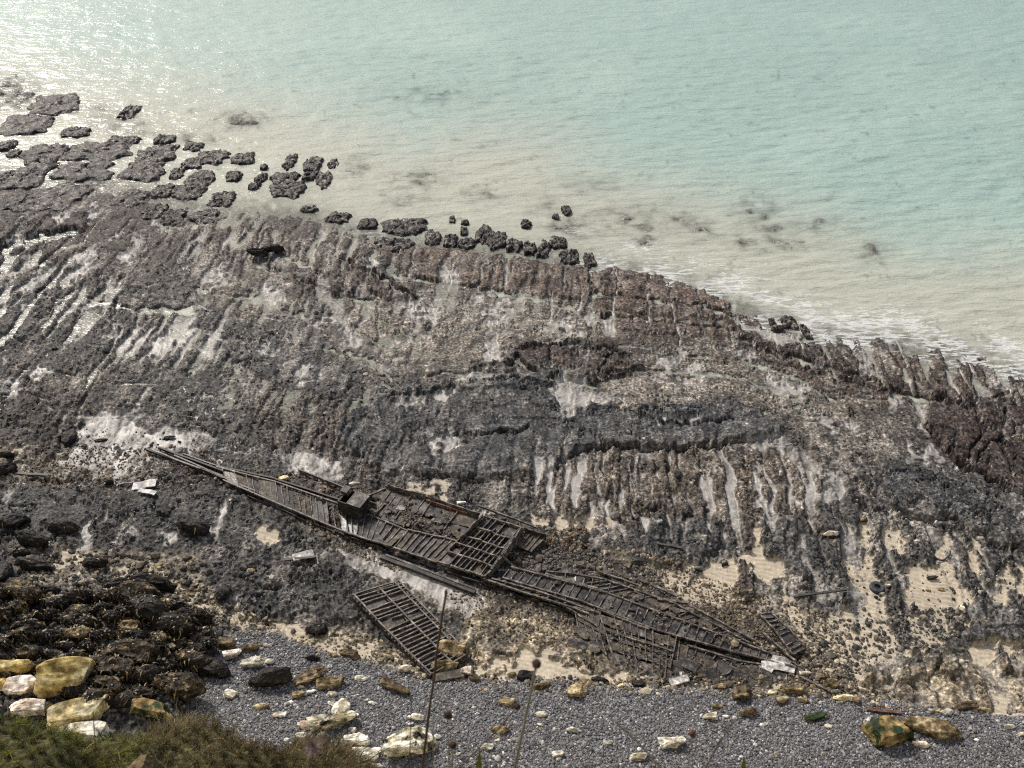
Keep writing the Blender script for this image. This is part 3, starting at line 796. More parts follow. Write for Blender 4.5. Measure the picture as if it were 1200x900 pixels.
fm = m.math('MULTIPLY', m.math('SUBTRACT', m.math('MULTIPLY', m.attr('foam').outputs['Fac'], .075), fl), 34.0, True)
fm = m.math('MULTIPLY', fm, m.math('MULTIPLY', m.math('SUBTRACT', m.noise(co, .35, 3), .36), 7.0, True))
fm = m.math('MULTIPLY', fm, .8)
cs = m.mix(fm, cs, (.8, .8, .77))
m.l(cs, m.b.inputs['Base Color'])
m.b.inputs['IOR'].default_value = 1.33
m.l(m.math('ADD', .2, m.math('MULTIPLY', fm, .5)), m.b.inputs['Roughness'])
m.bump(m.math('ADD', na, m.math('MULTIPLY', nb, .5)), .7, .20)
tr = m.n('ShaderNodeBsdfTransparent')
ex = m.math('SUBTRACT', 1.0, m.math('EXPONENT', m.math('MULTIPLY', m.attr('depth').outputs['Fac'], -5.0)))
al = m.math('MAXIMUM', m.math('MAXIMUM', ex, fm), .35)
ms = m.n('ShaderNodeMixShader')
m.l(al, ms.inputs[0]); m.l(tr.outputs[0], ms.inputs[1]); m.l(m.b.outputs[0], ms.inputs[2]); m.l(ms.outputs[0], m.out.inputs['Surface'])
me.materials.append(m.m)
sea = link(bpy.data.objects.new('sea', me)); tag(sea, 'milky turquoise sea with sandy shallows and thin foam', None, None, 'structure')
# ================================================================== ROCK BUILDERS
def ico(sub):
    bm = bmesh.new(); bmesh.ops.create_icosphere(bm, subdivisions=sub, radius=1.0)
    v = np.array([x.co[:] for x in bm.verts]); f = np.array([[q.index for q in p.verts] for p in bm.faces]); bm.free()
    return v, f
ICO = {k: ico(k) for k in (1, 2, 3, 4)}

def rock_shape(seed, sub=3, facets=9, rough=.10, flat=.0, blocky=False):
    r = np.random.default_rng(seed)
    v, f = ICO[sub]; v = v.copy()
    for q in range(facets):
        n = r.normal(size=3)
        if blocky and q < 8:
            ax_ = np.zeros(3); ax_[q % 3 if q < 6 else q % 2] = 1 if q % 2 else -1
            if q < 6: ax_ = np.array([[1, 0, 0], [-1, 0, 0], [0, 1, 0], [0, -1, 0], [0, 0, 1], [0, 0, -1]][q], float)
            n = ax_ + n * .22
        n /= np.linalg.norm(n)
        d = r.uniform(.50, .68) if blocky and q < 6 else r.uniform(.62, .9)
        over = v @ n - d
        v -= np.outer(np.where(over > 0, over * .93, 0), n)
    nn = v / np.linalg.norm(v, axis=1)[:, None]
    v = v + nn * (rough * fbm3(v * 1.7 + seed * 3.1, 3, seed % 50) + rough * .7 * fbm3(v * 5 + seed, 3, seed % 41))[:, None]
    if flat:
        v[:, 2] = np.where(v[:, 2] < -flat, -flat + (v[:, 2] + flat) * .1, v[:, 2])
    if blocky: v = v * 1.3
    return v, f

_rock_cache = {}
def rock_me(kind, seed, mat, **kw):
    key = (kind, seed, mat.name)
    if key not in _rock_cache:
        v, f = rock_shape(seed, **kw)
        me = np_mesh(kind, v, f, smooth=kw.get('facets', 9) < 7)
        me.materials.append(mat); _rock_cache[key] = me
    return _rock_cache[key]

def rock_mat(name, stops, scale=2.2, rough=.7, bump=1.0, bd=.06, top=None, topcol=None, spots=None):
    m = NT(name)
    co = m.n('ShaderNodeNewGeometry').outputs['Position']; oi = m.n('ShaderNodeObjectInfo')
    off = m.n('ShaderNodeVectorMath', operation='ADD'); m.l(co, off.inputs[0])
    sc = m.n('ShaderNodeVectorMath', operation='SCALE'); sc.inputs[0].default_value = (31, 17, 23); m.l(oi.outputs['Random'], sc.inputs['Scale'])
    m.l(sc.outputs[0], off.inputs[1]); vec = off.outputs[0]
    n1 = m.noise(vec, scale * .8, 5, .6); n2 = m.noise(vec, scale * 2.2, 3, .55)
    c = m.ramp(n1, [(.5 + (p_ - .5) * .62, q_) for p_, q_ in stops])
    k = m.ramp(n2, [(.36, grey(.45)), (.5, grey(1)), (.64, grey(1.75))])
    c = m.mix(1.0, c, k, 'MULTIPLY')
    if topcol is not None:      # growth of its own shape
        n3 = m.noise(vec, scale * .7, 4, .6)
        msk = m.ramp(n3, [(top, grey(0)), (top + .08, grey(1))])
        c = m.mix(msk, c, m.mix(1.0, topcol, k, 'MULTIPLY'))
    if spots is not None:
        n4 = m.noise(vec, scale * 2.6, 4, .7)
        msk = m.ramp(n4, [(spots[0], grey(0)), (spots[0] + .06, grey(1))])
        c = m.mix(msk, c, spots[1])
    v = m.n('ShaderNodeHueSaturation'); m.l(c, v.inputs['Color'])
    vr = m.n('ShaderNodeMapRange'); m.l(oi.outputs['Random'], vr.inputs[0]); vr.inputs[3].default_value = .75; vr.inputs[4].default_value = 1.2
    m.l(vr.outputs[0], v.inputs['Value'])
    m.l(v.outputs[0], m.b.inputs['Base Color'])
    m.b.inputs['Roughness'].default_value = rough
    m.b.inputs['Specular IOR Level'].default_value = .25
    m.bump(m.math('ADD', n1, m.math('MULTIPLY', n2, .6)), bump, bd * 2.6)
    return m.m

L = lambda *a: tuple(lin(*a))
M_REEF = rock_mat('weedy_reef_rock', [(.3, L(28, 25, 23)), (.46, L(48, 43, 39)), (.56, L(72, 64, 57)), (.68, L(140, 132, 122))], 3.0, .45, 1., .05)
M_DARK = rock_mat('black_weed_rock', [(.3, L(22, 20, 18)), (.5, L(36, 32, 28)), (.7, L(56, 47, 38)), (.85, L(86, 72, 54))], 2.6, .55, .8, .08)
M_WEED = rock_mat('brown_weed_rock', [(.3, L(32, 28, 22)), (.5, L(54, 46, 34)), (.65, L(86, 73, 52)), (.82, L(150, 132, 98))], 3.0, .6, .8, .08)
M_CHALK = rock_mat('white_chalk', [(.3, L(176, 166, 140)), (.5, L(216, 209, 190)), (.7, L(236, 232, 218))], 1.6, .85, .5, .05)
M_CHALKD = rock_mat('weathered_chalk', [(.3, L(150, 138, 104)), (.5, L(214, 205, 176)), (.7, L(234, 229, 212))], 1.4, .85, .6, .06, .50, L(46, 42, 30))
M_TAN = rock_mat('tan_stone', [(.3, L(96, 82, 58)), (.5, L(142, 124, 92)), (.72, L(190, 174, 138))], 2.0, .8, .6, .06)
M_BRN = rock_mat('brown_stone', [(.3, L(66, 56, 42)), (.5, L(100, 86, 64)), (.72, L(150, 132, 98))], 2.0, .8, .6, .06)
M_YEL = rock_mat('ochre_boulder', [(.3, L(152, 130, 74)), (.5, L(194, 172, 110)), (.72, L(226, 212, 168))], 1.1, .85, .5, .06, .60, L(84, 96, 40))
M_PALEY = rock_mat('pale_ochre_boulder', [(.3, L(184, 162, 108)), (.5, L(218, 202, 156)), (.72, L(236, 226, 196))], 1.2, .85, .5, .06)
M_GRN = rock_mat('algae_boulder', [(.3, L(108, 88, 50)), (.5, L(140, 118, 74)), (.72, L(170, 150, 104))], 1.2, .7, .6, .06, .44, L(36, 50, 24))
M_PINK = rock_mat('pinkish_limestone', [(.3, L(168, 150, 130)), (.5, L(208, 194, 176)), (.72, L(232, 222, 208))], 1.4, .85, .5, .06)

ORD = ['first', 'second', 'third', 'fourth', 'fifth', 'sixth', 'seventh', 'eighth', 'ninth', 'tenth', 'eleventh', 'twelfth', 'thirteenth', 'fourteenth', 'fifteenth',
       'sixteenth', 'seventeenth', 'eighteenth', 'nineteenth', 'twentieth']
TENS = {20: 'twenty', 30: 'thirty', 40: 'forty', 50: 'fifty', 60: 'sixty'}
def ordinal(i):      # 0-based
    if i < 20: return ORD[i]
    n = i + 1; t = n // 10 * 10; o = n % 10
    if o == 0: return TENS[t][:-1] + 'ieth'
    return TENS[t] + '-' + ORD[o - 1]

def put_rock(name, u, v, w, h, mat, seed, label, cat, group=None, tall=.62, sink=.25, rz=None, z=None, sub=3, facets=9, rough=.10, blocky=False):
    """a loose rock about w x h survey units as seen, resting in the ground"""
    r = np.random.default_rng(seed + 1000)
    me = rock_me(name, seed % 12, mat, sub=sub, facets=facets, rough=rough, blocky=blocky)
    k = ppm(u, v)
    rx = w / k / 2 * 1.08
    dep = math.atan2(H, W(u, v).y)
    # seen height = depth*sin + tall*cos
    hz = min(tall * rx, h / k / 2 * .95)
    ry = max((h / k / 2 - hz * math.cos(dep) * .8) / math.sin(dep), rx * .35)
    p = PT(u, v) if z is None else W(u, v, z)
    o = bpy.data.objects.new(name, me); COL.objects.link(o)
    o.location = (p.x, p.y, p.z + hz * (1 - 2 * sink) * .8)
    o.scale = (rx, ry, hz)
    o.rotation_euler = (r.uniform(-.12, .12), r.uniform(-.12, .12), r.uniform(-.3, .3) if rz is None else rz)
    return tag(o, label, cat, group)

# ---- flat-topped reef rocks standing in the shallows
def reef_rock(u, v, w, h, seed, label, group, tall=.42, skew=True):
    r = np.random.default_rng(seed)
    k = ppm(u, v); dep = math.atan2(H, W(u, v).y)
    a = w / k / 2 * .97; b = max((h / k / 2) / math.sin(dep) * .86, .12)
    NR, NT_ = 14, 60
    th = np.linspace(0, 2 * np.pi, NT_, endpoint=False)
    ring = np.array([0.02, .14, .26, .38, .5, .61, .72, .81, .88, .94, .98, 1.01, 1.05, 1.10])
    zt = np.array([1.0, 1.0, 1.0, 1.0, 1., .98, .96, .92, .85, .74, .55, .25, -.1, -.6])
    q = np.stack([np.cos(th), np.sin(th), np.full(NT_, seed * .37)], -1)
    sup = 1.0 / (np.abs(np.cos(th)) ** 3.2 + np.abs(np.sin(th)) ** 3.2) ** (1 / 3.2)
    R = sup * .88 * (1 + .30 * fbm3(q * 1.6, 3, seed % 37) + .20 * np.abs(fbm3(q * 3.2, 3, seed % 29)) - .06)
    tall = min(tall * 1.15, .6 * a + .14)
    V = []
    for i in range(NR):
        rr = ring[i] * R
        x = rr * np.cos(th) * a; y = rr * np.sin(th) * b
        z = zt[i] * tall + (0.09 * fbm3(np.stack([x * 1.2, y * 1.2, np.full(NT_, seed * 1.7)], -1), 4, seed % 31) + .05 * fbm3(np.stack([x * 5, y * 5, np.full(NT_, seed * 1.7)], -1), 3, seed % 31)) * (1 if zt[i] > .4 else .3)
        V.append(np.stack([x, y, z], -1))
    V = np.array(V).reshape(-1, 3)
    P3_ = np.stack([V[:, 0], V[:, 1], np.full(len(V), seed * 2.3)], -1)
    top_ = V[:, 2] > tall * .5
    led = fbm3(P3_ * np.array([.9, 1.5, 1]), 3, seed % 17)
    crv = np.abs(fbm3(P3_ * np.array([.8, .55, 1]) + 7, 2, seed % 13))
    V[:, 2] += np.where(top_, .13 * np.round(led * 2.2) / 2.2 - .30 * np.clip(.10 - crv, 0, 1) / .10 * .8, 0)
    # joint heading leans the block the way the bedding runs
    p = W(u, v, SEA_Z)
    i = np.arange(NR - 1)[:, None] * NT_; j = np.arange(NT_)[None, :]
    Q = np.stack([i + j, i + (j + 1) % NT_, i + NT_ + (j + 1) % NT_, i + NT_ + j], -1).reshape(-1, 4)[:, ::-1]
    V = np.vstack([V, [[0, 0, tall]]])
    me = bpy.data.meshes.new('reef_rock')
    me.from_pydata(V.tolist(), [], [tuple(map(int, x)) for x in Q] + [(NR * NT_, int((k_ + 1) % NT_), int(k_))[::-1] for k_ in range(NT_)])
    me.polygons.foreach_set('use_smooth', [True] * len(me.polygons)); me.materials.append(M_REEF); me.update()
    o = bpy.data.objects.new('reef_rock', me); COL.objects.link(o)
    o.location = (p.x, p.y - .25 * math.cos(dep), SEA_Z - .06)
    o.rotation_euler = (0, 0, -ALPHA + r.uniform(-.15, .15))
    return tag(o, label, 'reef rock', group)

ISLES = [  # u, v, w, h, label
    (66, 122, 58, 26, 'long dark reef rock reaching furthest out at the upper left'), (30, 146, 60, 26, 'broad dark reef rock behind the long outermost one at upper left'),
    (153, 131, 20, 17, 'lone small reef rock standing clear in the glittering shallows'), (88, 155, 34, 12, 'narrow flat reef rock between the long outermost rock and the big block'),
    (8, 171, 22, 12, 'small reef rock at the left edge above the oval one'), (18, 180, 16, 10, 'smallest reef rock beside the oval one at left edge'), (55, 180, 54, 24, 'oval humped reef rock ringed by milky water at left'),
    (114, 178, 76, 26, 'widest dark reef block, seaward half, near the left shore'), (98, 200, 70, 26, 'wide reef block just landward of the widest one'), (146, 164, 34, 9, 'thin flat reef rock capping the widest block'),
    (193, 163, 26, 11, 'seaward tip rock of the tall stacked reef group'), (184, 180, 46, 24, 'upper middle rock of the tall stacked reef group'), (170, 200, 50, 26, 'lower middle rock of the tall stacked reef group'),
    (34, 206, 50, 34, 'rounded reef block left of the wide one with pale channel beside it'), (70, 232, 62, 36, 'big brownish reef block landward of the rounded one at left'), (28, 236, 44, 26, 'low reef block at the left edge under the rounded one'),
    (228, 172, 26, 10, 'thin rock on top of the notched reef pair'), (250, 184, 36, 18, 'right half of the notched reef pair'), (226, 192, 26, 14, 'left half of the notched reef pair'), (284, 186, 32, 14, 'pointed flat reef rock right of the notched pair'),
    (208, 203, 17, 13, 'small round reef rock left of the notched pair'), (236, 210, 32, 20, 'seaward rock of the cluster below the notched pair'), (222, 224, 40, 18, 'landward rock of the cluster below the notched pair'),
    (262, 233, 30, 18, 'egg shaped reef rock right of the cluster below the notched pair'), (275, 206, 20, 15, 'single round reef rock under the pointed flat one'), (310, 197, 9, 6, 'tiny reef rock under the seaward finger rocks'),
    (307, 208, 13, 12, 'upper of two small touching reef rocks in open shallows'), (299, 218, 14, 10, 'lower of two small touching reef rocks in open shallows'), (340, 190, 15, 20, 'upright finger reef rock above the jagged block'),
    (334, 210, 34, 16, 'jagged reef block in open shallows, seaward half'), (338, 222, 44, 18, 'jagged reef block in open shallows, landward half'), (367, 192, 22, 18, 'squarish reef rock right of the finger rock'), (364, 206, 20, 10, 'flat small reef rock under the squarish one'),
    (380, 210, 20, 18, 'reef rock right of the flat small one, last of the outer group'), (391, 192, 12, 10, 'half awash reef rock at the right end of the outer group'), (363, 245, 20, 8, 'flat dark stone awash close to the reef edge'), (398, 255, 27, 13, 'blocky reef rock where the reef edge turns'),
    (192, 224, 26, 18, 'reef rock squeezed between two milky channels near the left shore'), (155, 232, 40, 22, 'brown reef block at the head of the left milky channel'), (182, 248, 30, 18, 'paired reef block with a pale slit, left one'), (206, 254, 30, 20, 'paired reef block with a pale slit, right one'), (240, 254, 34, 20, 'reef block at the shore under the egg shaped rock'),
    (6, 208, 18, 16, 'reef block cut by the left edge under the oval rock'),
]
for n, (u, v, w, h, lab) in enumerate(ISLES):
    reef_rock(u, v, w * 1.10, h * 1.17, 100 + n, lab, 'reef rocks standing in the shallows', tall=.30)
ROW = [(432, 262, 25, 14), (474, 265, 56, 24), (508, 278, 20, 19), (528, 281, 18, 16), (530, 257, 8, 7), (545, 261, 11, 7), (544, 271, 10, 10), (566, 274, 18, 22), (582, 281, 24, 22), (602, 287, 20, 17), (621, 291, 15, 17),
       (637, 292, 15, 25), (654, 284, 24, 16), (667, 300, 24, 20), (690, 305, 15, 18), (617, 262, 14, 11), (651, 254, 8, 7), (664, 247, 13, 12), (462, 287, 46, 18), (547, 285, 20, 14),
       (905, 379, 8, 12), (924, 378, 20, 16), (943, 388, 10, 18), (910, 385, 14, 9)]
ROW.sort()
for n, (u, v, w, h) in enumerate(ROW):
    sz = 'tiny' if w < 12 else 'small' if w < 19 else 'medium' if w < 30 else 'large'
    reef_rock(u, v, w * 1.05, h * 1.1, 200 + n, f'{sz} dark rock along the seaward edge of the ledge, {ordinal(n)} from the left', 'dark rocks strung along the edge of the ledge', tall=.32)

# ---- dark boulders at the left
named_dark = [
    (14, 616, 36, 26, 'black boulder at the left edge above the boulder heap'), (38, 637, 42, 24, 'smooth black boulder leaning on two others near the left edge'),
    (78, 624, 38, 24, 'black boulder with a pale sandy channel on its right side'), (42, 665, 44, 24, 'black boulder below the leaning one beside pale sand'),
    (4, 680, 22, 34, 'tall black boulder cut by the left edge'), (2, 706, 18, 26, 'black boulder under the tall one at the left edge'), (112, 663, 28, 18, 'small black boulder lying on pale sand above the heap'),
    (60, 697, 24, 16, 'small black boulder under the pair at left'), (140, 690, 38, 22, 'flat topped dark boulder at the top of the heap'), (180, 692, 48, 28, 'broad black boulder at the right shoulder of the heap'),
    (228, 624, 42, 22, 'oval black boulder alone on the mussel bed left of the wreck'), (262, 700, 18, 24, 'upright black boulder at the edge of the pale sand'), (370, 740, 23, 20, 'black block by the pale bank left of the ribbed panel'),
    (81, 512, 18, 26, 'black rounded boulder at the left rim of the big pool'), (10, 553, 24, 20, 'black boulder on the left edge by the rubble band'), (128, 567, 10, 8, 'little black boulder below the big pool'),
    (246, 788, 46, 30, 'black boulder with rusty underside at the left end of the shingle'), (320, 800, 48, 32, 'large black angular boulder sitting on the shingle'), (25, 650, 20, 14, 'small black boulder wedged between three larger ones'),
    (8, 536, 16, 12, 'small black boulder above the rubble band at left edge'), (320, 296, 24, 12, 'black boulder lying on the upper reef, left of a pair'), (302, 302, 22, 12, 'black boulder lying on the upper reef, right of a pair'),
    (336, 311, 0, 0, '')]
for n, (u, v, w, h, lab) in enumerate(named_dark):
    if w: put_rock('boulder', u, v, w * 1.05, h * 1.08, M_DARK, 300 + n, lab, 'boulder', 'black boulders on the shore', tall=.7, facets=12 if n in (17, 12) else 9, blocky=n in (17, 12, 16), rough=.14)
r = np.random.default_rng(77)
HEAP = [(-40, 690), (60, 708), (120, 705), (205, 706), (236, 735), (248, 762), (222, 800), (205, 835), (120, 840), (-40, 800)]
heap_pts = []
tries = 0
while len(heap_pts) < 74 and tries < 5000:
    tries += 1
    u = r.uniform(-40, 250); v = r.uniform(688, 842)
    if psdf(HEAP, np.array([u]), np.array([v]))[0] > -2: continue
    w = r.choice([22, 28, 36, 44, 52], p=[.25, .3, .22, .15, .08])
    if any(math.hypot(u - a, (v - b) * 1.5) < (w + c) * .36 for a, b, c in heap_pts): continue
    heap_pts.append((u, v, w))
heap_pts.sort(key=lambda p: p[1])
heap_objs = []
for n, (u, v, w) in enumerate(heap_pts):
    o = put_rock('boulder', u, v, w * 1.15, w * .72 * 1.15, (M_WEED, M_DARK, M_TAN)[(kk := int(r.choice(3, p=[.48, .45, .07])))], 400 + n, ('brown seaweed-draped boulder in the heap at the lower left', 'black weed-covered boulder in the heap at the lower left', 'bare tan boulder among dark ones in the lower left heap')[kk], 'boulder', 'seaweed boulders heaped at the cliff foot', tall=.85, sink=.2, facets=12, rough=.16, blocky=n % 3 == 0)
    heap_objs.append(o)
yel = [(16, 800, 54, 30, M_YEL, 'ochre boulder with green top at the far left of the pale boulders'), (33, 818, 40, 36, M_PINK, 'rounded pinkish white boulder left of the big ochre block'),
       (84, 816, 72, 50, M_YEL, 'biggest angular ochre boulder with a green lower corner'), (96, 848, 78, 32, M_PALEY, 'long pale ochre slab below the biggest ochre boulder'),
       (108, 866, 62, 28, M_CHALK, 'white pointed boulder in front of the pale ochre slab'), (40, 842, 50, 28, M_PINK, 'greyish white boulder half hidden by the grass bank'), (74, 858, 30, 20, M_PALEY, 'small pale ochre stone beside the white pointed boulder'),
       (3, 818, 24, 20, M_YEL, 'small ochre boulder cut by the left edge'), (57, 841, 24, 16, M_TAN, 'brown stone between the pinkish and the ochre boulders'), (180, 842, 60, 26, M_GRN, 'mossy green edged boulder right of the pale slab'),
       (143, 834, 56, 26, M_DARK, 'dark low boulder between the pale slab and the mossy one'), (122, 818, 40, 22, M_DARK, 'dark boulder touching the big ochre one on its right')]
for n, (u, v, w, h, mt, lab) in enumerate(yel):
    put_rock('boulder', u, v, w * .9, h * .92, mt, 500 + n * 7, lab, 'boulder', None, tall=.85, sink=.12, facets=14, rough=.06, sub=4, blocky=True)

# ---- stones lying on the shingle
WH, CD, TN_, BN = M_CHALK, M_CHALKD, M_TAN, M_BRN
STONES = [
    (298, 779, 32, 13, WH, 'long flat white chalk slab behind the black angular boulder'), (316, 777, 11, 9, WH, 'small white lump touching the long chalk slab'), (265, 757, 24, 15, BN, 'brown pale-sided stone at the top left of the shingle'),
    (292, 762, 20, 13, BN, 'brown rounded stone above the long chalk slab'), (271, 769, 18, 14, M_PINK, 'pale pinkish stone beside the brown stones at the top left of shingle'), (311, 757, 13, 6, WH, 'flat white stone right of the brown rounded stone'),
    (270, 816, 15, 11, WH, 'white stone below the black boulder with rusty underside'), (233, 810, 10, 5, WH, 'flat white stone at the left tip of the shingle'), (228, 799, 7, 7, WH, 'white pebble touching the heap at the shingle tip'),
    (339, 825, 10, 7, WH, 'white stone right below the black angular boulder'), (329, 839, 16, 9, WH, 'white oval stone in the open lower left shingle'), (306, 829, 18, 8, TN_, 'brown and tan flat stone left of the white oval one'),
    (363, 795, 40, 13, BN, 'long dark brown slab right of the black angular boulder'), (386, 804, 32, 15, TN_, 'tan slab overlapping the long brown slab'), (349, 816, 15, 9, TN_, 'tan ring-stained stone below the long brown slab'),
    (352, 806, 8, 6, WH, 'white pebble between the black angular boulder and brown slab'), (364, 812, 9, 6, WH, 'white stone below the tan slab, left of a pair'), (390, 815, 11, 8, WH, 'white stone below the tan slab, right of a pair'),
    (388, 826, 10, 5, WH, 'flat white stone above the green stained chalk block'), (367, 772, 17, 11, M_DARK, 'dark weedy stone at the upper shingle edge'), (411, 768, 23, 13, BN, 'dark brown stone on the pale bank left of the ribbed panel'),
    (391, 768, 10, 8, TN_, 'tan stone next to the dark brown one on the bank'), (387, 782, 6, 6, WH, 'round white pebble alone under the pale bank'), (423, 796, 14, 10, WH, 'white stone on open shingle left of the brown slab'),
    (430, 821, 7, 5, WH, 'white pebble above the chalk blocks, left of two'), (436, 825, 9, 6, WH, 'white pebble above the chalk blocks, right of two'), (417, 839, 6, 5, WH, 'white pebble right of the green stained chalk block'),
    (399, 832, 20, 26, WH, 'upright white chalk block behind the green stained one'), (386, 850, 46, 24, CD, 'big white chalk block with dark green stains and undercut side'), (360, 852, 18, 13, M_PINK, 'buff stone left of the green stained chalk block'),
    (353, 864, 14, 8, WH, 'white flat stone by the grass bank left of the chalk blocks'), (377, 860, 10, 8, WH, 'small white stone under the green stained chalk block'), (413, 857, 10, 8, WH, 'small white stone above the squarish chalk block'),
    (418, 869, 27, 16, WH, 'squarish white chalk block below the green stained one'), (428, 886, 38, 16, WH, 'long flat white chalk block at the lower edge beside grass'), (441, 898, 16, 6, WH, 'white stone at the bottom edge beside the long chalk block'),
    (478, 878, 58, 36, CD, 'large chalk boulder with white top and dark shaded face'), (488, 842, 19, 11, WH, 'white oval stone above the large black-faced chalk boulder'), (481, 849, 7, 4, WH, 'white pebble left under the white oval stone'),  # dark chalk patches on the large boulder paint its shaded front
    (512, 865, 8, 8, WH, 'round white stone right of the large black-faced chalk boulder'), (500, 868, 13, 6, WH, 'flat white stone behind the large black-faced chalk boulder'), (537, 884, 5, 5, WH, 'white pebble low between the dark seed heads'),
    (571, 877, 14, 8, WH, 'white oval stone near the bottom below the tan lump'), (586, 857, 21, 14, TN_, 'tan rough lump in the open middle shingle'), (583, 868, 7, 4, WH, 'white pebble under the tan rough lump'), (600, 868, 11, 5, WH, 'flat white stone right under the tan rough lump'),
    (595, 824, 18, 14, TN_, 'tan stone in the upper middle shingle'), (635, 838, 13, 9, WH, 'white oval stone right of the tan upper stone'), (633, 850, 9, 4, WH, 'flat white pebble under the white oval stone in mid shingle'),
    (671, 857, 15, 9, WH, 'white stone alone in the middle right shingle'), (653, 885, 13, 9, WH, 'white stone near the bottom in mid shingle'), (555, 830, 5, 4, WH, 'tiny white pebble above the tan rough lump'),
    (461, 806, 32, 14, BN, 'brown tilted slab on shingle below the ribbed panel'), (520, 783, 27, 17, TN_, 'rounded tan boulder at the foot of the ribbed panel'), (528, 766, 34, 23, TN_, 'large rough tan boulder lying on the ribbed panel'),
    (501, 762, 14, 8, TN_, 'small tan stone left of the large rough boulder on the panel'), (547, 788, 15, 12, M_PINK, 'pinkish stone right of the rounded tan boulder'), (556, 797, 13, 9, BN, 'brown stone below the pinkish one'),
    (616, 793, 20, 17, M_DARK, 'dark grey block at the top edge of the middle shingle'), (635, 805, 20, 10, TN_, 'tan flat stone right of the dark grey block'), (676, 812, 23, 20, TN_, 'tan angular boulder at the upper edge of shingle'),
    (475, 786, 17, 11, M_PINK, 'pale stones at the left foot of the ribbed panel'), (747, 802, 14, 10, M_DARK, 'dark round stone in front of the hull panel'), (702, 797, 20, 10, M_DARK, 'dark weedy stone at the bank above the tan boulder'),
    (785, 873, 26, 17, WH, 'largest white stone in the lower right-middle shingle'), (712, 871, 10, 7, WH, 'white pebble left of the largest lower white stone'), (748, 889, 20, 9, WH, 'flat white stone near the bottom left of the largest one'),
    (787, 831, 6, 5, WH, 'white pebble under the broken plates'), (833, 842, 18, 10, WH, 'white stone on shingle right of the broken plates'), (850, 841, 7, 5, WH, 'small white pebble right of that white stone'),
    (840, 829, 11, 8, TN_, 'tan stone above the white one right of the broken plates'), (895, 850, 9, 7, WH, 'white round pebble below the brown stacked stones'), (868, 816, 26, 19, BN, 'dark brown boulder below the hull end'), (876, 837, 21, 14, BN, 'brown boulder in front of the dark brown one'),
    (953, 842, 25, 9, M_GRN, 'flat greenish stone on the right shingle'), (970, 852, 8, 7, WH, 'white pebble right below the flat greenish stone'), (915, 822, 13, 10, TN_, 'tan stone under the hull end, nearest the shingle'), (928, 811, 24, 14, TN_, 'large tan boulder just right of the hull end'),
    (974, 803, 15, 12, TN_, 'round tan stone in the rubble right of the hull'), (988, 819, 22, 11, M_PALEY, 'pale yellow stone at the edge of the rubble'), (1002, 822, 12, 9, TN_, 'tan stone right of the pale yellow one'), (1108, 836, 14, 11, WH, 'white stone above the boulder pair at right'),
    (1096, 834, 12, 6, M_PALEY, 'flat buff stone left of the white one above the boulder pair'), (1183, 853, 13, 8, WH, 'white stone near the right edge of the shingle'), (1136, 855, 6, 5, WH, 'white pebble right of the boulder pair'), (1144, 868, 6, 5, WH, 'small white pebble lower right of the boulder pair'),
    (1196, 862, 11, 6, WH, 'white stone cut by the right edge'), (1132, 829, 26, 9, BN, 'brown flat slab at the foot of the muddy bank'), (942, 790, 11, 7, WH, 'white stone in the rubble at the hull end'), (760, 728, 7, 7, WH, 'white stone lying on the main hull band'),
    (782, 749, 8, 8, M_PALEY, 'yellowish stone lying under the main hull band'), (1036, 861, 50, 42, M_GRN, 'green algae covered boulder, left of the boulder pair'), (1086, 856, 60, 28, TN_, 'tan and black streaked boulder, right of the boulder pair'),
    (1078, 874, 18, 10, M_PINK, 'pale wedge stone in front of the boulder pair'), (291, 646, 7, 5, WH, 'small white stone on mussel bed left of the wreck'), (294, 667, 11, 9, M_PALEY, 'yellowish block on the mussel bed left of the wreck'),
    (1012, 609, 13, 8, BN, 'brown round boulder in a sand runnel at right'), (972, 631, 19, 7, WH, 'flat white slab on the mussel bed at right'), (1092, 677, 12, 5, M_DARK, 'dark flat stone on the sand patch at right'), (1074, 636, 8, 4, WH, 'white stone by the bent hose'),
    (1039, 689, 6, 5, WH, 'white pebble right of the tyre'), (1034, 695, 7, 5, WH, 'white pebble in front of the tyre'), (1103, 690, 7, 5, TN_, 'tan stone right of centre on the sand patch'), (1088, 691, 6, 4, TN_, 'tan stone on the sand patch below the dark flat one'),
    (827, 684, 11, 6, M_PINK, 'pale flat stone on the rippled sand by the wreck'), (818, 670, 10, 4, M_DARK, 'dark slab at the top of the rippled sand'), (850, 661, 9, 5, M_DARK, 'dark stone at the right top of the rippled sand'), (877, 645, 8, 6, M_DARK, 'dark stone in the sandy gap above the rippled sand'),
    (962, 793, 14, 7, TN_, 'flat tan stone in the rubble strip right of the hull'), (1126, 717, 7, 9, WH, 'upright white stone at the right end of the sand patch'), (332, 563, 11, 8, M_PALEY, 'yellowish stone among rubble in the wreck'),
    (415, 567, 13, 5, WH, 'white stone behind the rusty box'), (540, 590, 9, 6, WH, 'white stone on the seaward side of the wreck'), (118, 516, 14, 4, M_DARK, 'flat dark stone in the big pool'), (198, 513, 13, 4, M_DARK, 'flat dark stone at the right side of the big pool'),
    (1117, 690, 4, 10, M_DARK, 'upright dark stump on the sand patch'), (845, 806, 16, 7, TN_, 'tan stone under the broken plates by the shingle'), (940, 822, 13, 8, TN_, 'rounded tan stone at the shingle edge below the hull end'), (905, 812, 12, 8, M_PALEY, 'buff stone at the shingle edge under the hull end'),
    (600, 790, 10, 7, BN, 'little brown stone left of the dark grey block'), (728, 804, 12, 5, M_PALEY, 'buff flat stone before the muddy bank'), (1154, 832, 14, 6, TN_, 'tan stone at the foot of the muddy bank, near the right'),
]
